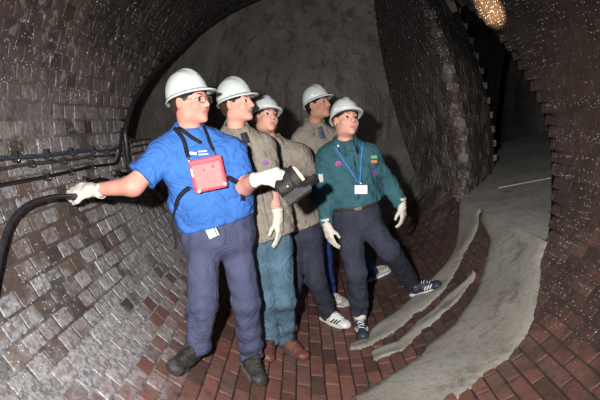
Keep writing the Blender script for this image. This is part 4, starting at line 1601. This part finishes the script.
# identity card on the boy's lanyard
c, n = cast(shE, 360, 188.5, 0.026)
idc = thing('identity_card', c, 'white identity card on a blue lanyard round the neck of the boy in teal', 'badge')
n = Vector((0.05, -1, 0.1)).normalized(); u = Vector((0, 0, 1)); u = (u - n * u.dot(n)).normalized(); r = u.cross(n)
part('card', *box_local(c, r, u, n, 0.082, 0.056, 0.003, 0.001), M['white'], idc, smooth=False)
part('card_print', *box_local(c + n * 0.002, r, u, n, 0.036, 0.008, 0.0012), M['patch_pale'], idc, smooth=False)
part('clip', *tube([c + u * 0.026, c + u * 0.048], 0.007, 6), M['metal'], idc)
part('lanyard', *strap_on(shE, [(362.5, 142), (362, 150), (361, 160), (360, 172), (359.5, 184)], 0.013, off=0.008), M['lanyard'], idc)
part('lanyard', *strap_on(shE, [(335, 147), (342, 158), (350, 170), (356, 179), (359.5, 184)], 0.009, off=0.007), M['lanyard'], idc)

# thin lanyards of the two in taupe
for bv, pts, lab in ((shB, [(249, 146), (249.5, 158), (251, 170), (254, 184)], 'thin blue neck cord on the taupe shirt of the jeans wearer'),
                     (shC, [(279, 148), (280, 158), (281, 166), (283, 176)], 'thin blue neck cord on the taupe shirt of the smiling boy')):
    o = part('neck_cord', *strap_on(bv, pts, 0.007, off=0.008), M['lanyard'])
    tag(o, lab, 'lanyard')

# ------------------------------------------------------------------ hand lamp
SPOT = barrel(490, 9)
lc = at(293, 181, 2.40)
axis = Vector((0.74, 0.06, 0.55)).normalized()
lamp = thing('hand_lamp', lc, 'black hand lamp with glowing warm lens held by the man in blue', 'lamp')
sx_ = axis.orthogonal().normalized()
sx_ = Vector((0, 1, 0)); sx_ = (sx_ - axis * sx_.dot(axis)).normalized(); sy_ = axis.cross(sx_).normalized()
def lathe(prof, N=28, arc=(0, 2 * math.pi)):
    V, F = [], []
    full = abs(arc[1] - arc[0] - 2 * math.pi) < 1e-6
    n = N if full else N + 1
    for (z, rr) in prof:
        for j in range(n):
            t = arc[0] + (arc[1] - arc[0]) * j / N
            V.append(lc + axis * z + (sx_ * math.cos(t) + sy_ * math.sin(t)) * rr)
    for i in range(len(prof) - 1):
        for j in range(n if full else n - 1):
            j2 = (j + 1) % n
            F.append((i * n + j, i * n + j2, i * n + n + j2, i * n + n + j))
    return V, F
part('housing', *lathe([(-0.085, 0.0), (-0.085, 0.040), (-0.075, 0.048), (-0.01, 0.052), (0.000, 0.060), (0.030, 0.066), (0.036, 0.064), (0.036, 0.0)]), M['lamp_body'], lamp, smooth=False)
part('lens', *lathe([(0.034, 0.054), (0.041, 0.053), (0.047, 0.042), (0.050, 0.02), (0.051, 0.0)]), M['glow'], lamp)
# hood under the lens
down = max(range(64), key=lambda i: (sx_ * math.cos(i * math.pi / 32) + sy_ * math.sin(i * math.pi / 32)).dot(Vector((0.5, -0.15, -0.85))))
am = down * math.pi / 32
part('hood', *lathe([(0.020, 0.062), (0.020, 0.070), (0.095, 0.078), (0.100, 0.074), (0.030, 0.062)], 20, (am - 1.15, am + 1.15)), M['lamp_body'], lamp)
dn = (sx_ * math.cos(am) + sy_ * math.sin(am))
part('battery_box', *box_local(lc + axis * -0.015 + dn * 0.062, axis, axis.cross(dn).normalized(), dn, 0.135, 0.085, 0.055, 0.012), M['lamp_body'], lamp, smooth=False)
wl = JA['wrL']; ga = lampdirA[0].normalized(); gn = lampdirA[1]; gn = (gn - ga * gn.dot(ga)).normalized()
gp = wl + ga * 0.088 + gn * 0.036
gt_ = ga.cross(gn).normalized()
part('handle', *tube(smooth_path([lc - axis * 0.07 - dn * 0.035, gp - gt_ * 0.055, gp, gp + gt_ * 0.055, lc + axis * 0.015 - dn * 0.05], 5), 0.012, 10), M['lamp_body'], lamp)
part('switch', *tube([lc + axis * -0.03 + Vector((0, -0.05, 0)), lc + axis * -0.03 + Vector((0, -0.062, 0))], 0.009, 10), M['metal'], lamp)
ll = bpy.data.lights.new('lamp_beam', 'SPOT')
ll.energy = 6000; ll.color = (1.0, 0.62, 0.32); ll.spot_size = math.radians(8.5); ll.spot_blend = 1.0; ll.shadow_soft_size = 0.01
lo_ = bpy.data.objects.new('lamp_beam', ll); COL.objects.link(lo_)
lo_.location = lc + axis * 0.12
lo_.rotation_euler = (SPOT - lo_.location).to_track_quat('-Z', 'Y').to_euler()

# ------------------------------------------------------------------ cables, clips and hose on the left wall
def wall_path(px, off):
    out = []
    for (x, y) in px:
        out.append(barrel(x, y, R - off))
    return out
def cable(px, rad, mat, label, off=None, name='cable'):
    pts = smooth_path(wall_path(px, off if off is not None else rad + 0.003), 5)
    o = part(name, *tube(pts, rad, 8), mat)
    return tag(o, label, 'cable', 'cables along the left wall')
cable([(-25, 158), (0, 158), (12, 157.5), (44, 155.5), (68, 152.5), (90, 150.5), (104, 151), (113, 149.5), (117, 147)], 0.010, M['cable_blue'], 'uppermost dusty blue cable clipped along the left brick wall')
cable([(-25, 170), (0, 169), (26, 164.5), (60, 161), (88, 157), (114, 155)], 0.008, M['cable_grey'], 'middle thin grey cable along the left brick wall')
cable([(-25, 187), (0, 185), (12, 183), (44, 177), (68, 172), (90, 167), (108, 164.5), (116, 163), (119, 156), (120.5, 142), (122, 128)], 0.009, M['black'], 'lowest thin black cable climbing along the left brick wall')
for (x, y, s, wh) in ((12, 157, 12, 'leftmost black clip on the uppermost cable'), (44, 155, 14, 'second black clip from the left on the uppermost cable'), (68, 152, 11, 'third black clip from the left on the uppermost cable'),
                   (90, 150, 10, 'fourth black clip from the left on the uppermost cable'), (104, 151, 8, 'rightmost black clip on the uppermost cable'), (28, 164, 8, 'leftmost black clip on the middle thin grey cable'),
                   (60, 161, 8, 'middle black clip on the thin grey cable'), (88, 157, 8, 'rightmost black clip on the middle thin grey cable'), (44, 177, 9, 'leftmost black clip on the lowest thin cable'),
                   (68, 172, 9, 'middle black clip on the lowest thin cable'), (90, 167, 8, 'rightmost black clip on the lowest thin cable')):
    p = barrel(x, y); n = inward(p); t = Vector((0, 1, 0)); u = t.cross(n)
    k = thing('cable_clip', p, wh, 'clip', 'cable clips')
    hh = s * 0.0042
    part('saddle', *box_local(p + n * 0.013, t, u, n, 0.014, hh, 0.026, 0.004), M['black'], k, smooth=False)
    part('screw', *tube([p + n * 0.024 + u * hh * 0.3, p + n * 0.030 + u * hh * 0.3], 0.004, 6), M['metal'], k)

# heavy feed cable following the rim of the barrel
feed = wall_path([(129, 178), (128, 160), (126, 142), (125, 132), (128, 118), (133, 104), (141, 90), (150, 77.5), (160, 66), (171, 55.5), (186, 42), (202, 28), (232, 10), (262, -3)], 0.020)
o = part('feed_cable', *tube(smooth_path(feed, 4), 0.017, 10), M['hose'])
tag(o, 'thick black cable rising along the arched rim of the brick barrel', 'cable')
for px, wh in (([(128, 142), (144, 139.5), (153, 139)], 'uppermost'), ([(129, 147), (152, 144)], 'middle'), ([(130, 154), (148, 151)], 'lowest')):
    pts = wall_path(px, 0.02)
    pts = [pts[0]] + [Vector((p.x - 0.02, p.y, p.z)) for p in pts[1:]]
    o = part('cable', *tube(smooth_path(pts, 4), 0.007, 6), M['cable_grey'])
    tag(o, wh + ' of the three short thin cables running into the chamber beyond the rim', 'cable', 'cables into the chamber')

# hose that the man holds
hp = JA['wrR']; ga = gripdirA[0].normalized(); gn = gripdirA[1]; gn = (gn - ga * gn.dot(ga)).normalized()
gp = hp + ga * 0.085 + gn * 0.038
def near_wall(x, y, off):
    return barrel(x, y, R - off)
hose = [near_wall(127, 181, 0.05), near_wall(118, 183, 0.05), near_wall(104, 183, 0.06), near_wall(92, 184, 0.08), gp, near_wall(56, 196.5, 0.09), near_wall(40, 200, 0.08), near_wall(26, 206, 0.06), near_wall(13, 219, 0.05), near_wall(4, 240, 0.05), near_wall(-4, 275, 0.05), near_wall(-14, 330, 0.05)]
o = part('rubber_hose', *tube(smooth_path(hose, 6), 0.0125, 12), M['hose'])
tag(o, 'heavy black rubber hose gripped by the man in blue and sagging down the left wall', 'hose')
pl = thing('cable_plug', near_wall(118, 173, 0.02), 'black plug hanging beside the thick cable on the left wall', 'plug')
a0, a1 = near_wall(114, 173, 0.025), near_wall(127, 174, 0.03)
part('plug_body', *tube([a0, a0.lerp(a1, 0.35), a0.lerp(a1, 0.5), a1], [0.022, 0.022, 0.014, 0.012], 12), M['black'], pl)
part('collar_ring', *tube([a0.lerp(a1, -0.1), a0], 0.017, 12), M['cable_grey'], pl)
tail = wall_path([(84, 177.5), (92, 181), (101, 179), (108, 180.5)], 0.013)
o = part('cable_tail', *tube(smooth_path(tail, 5), 0.011, 8), M['black'])
tag(o, 'short black cable tail tangled above the gloved hand on the wall', 'cable')
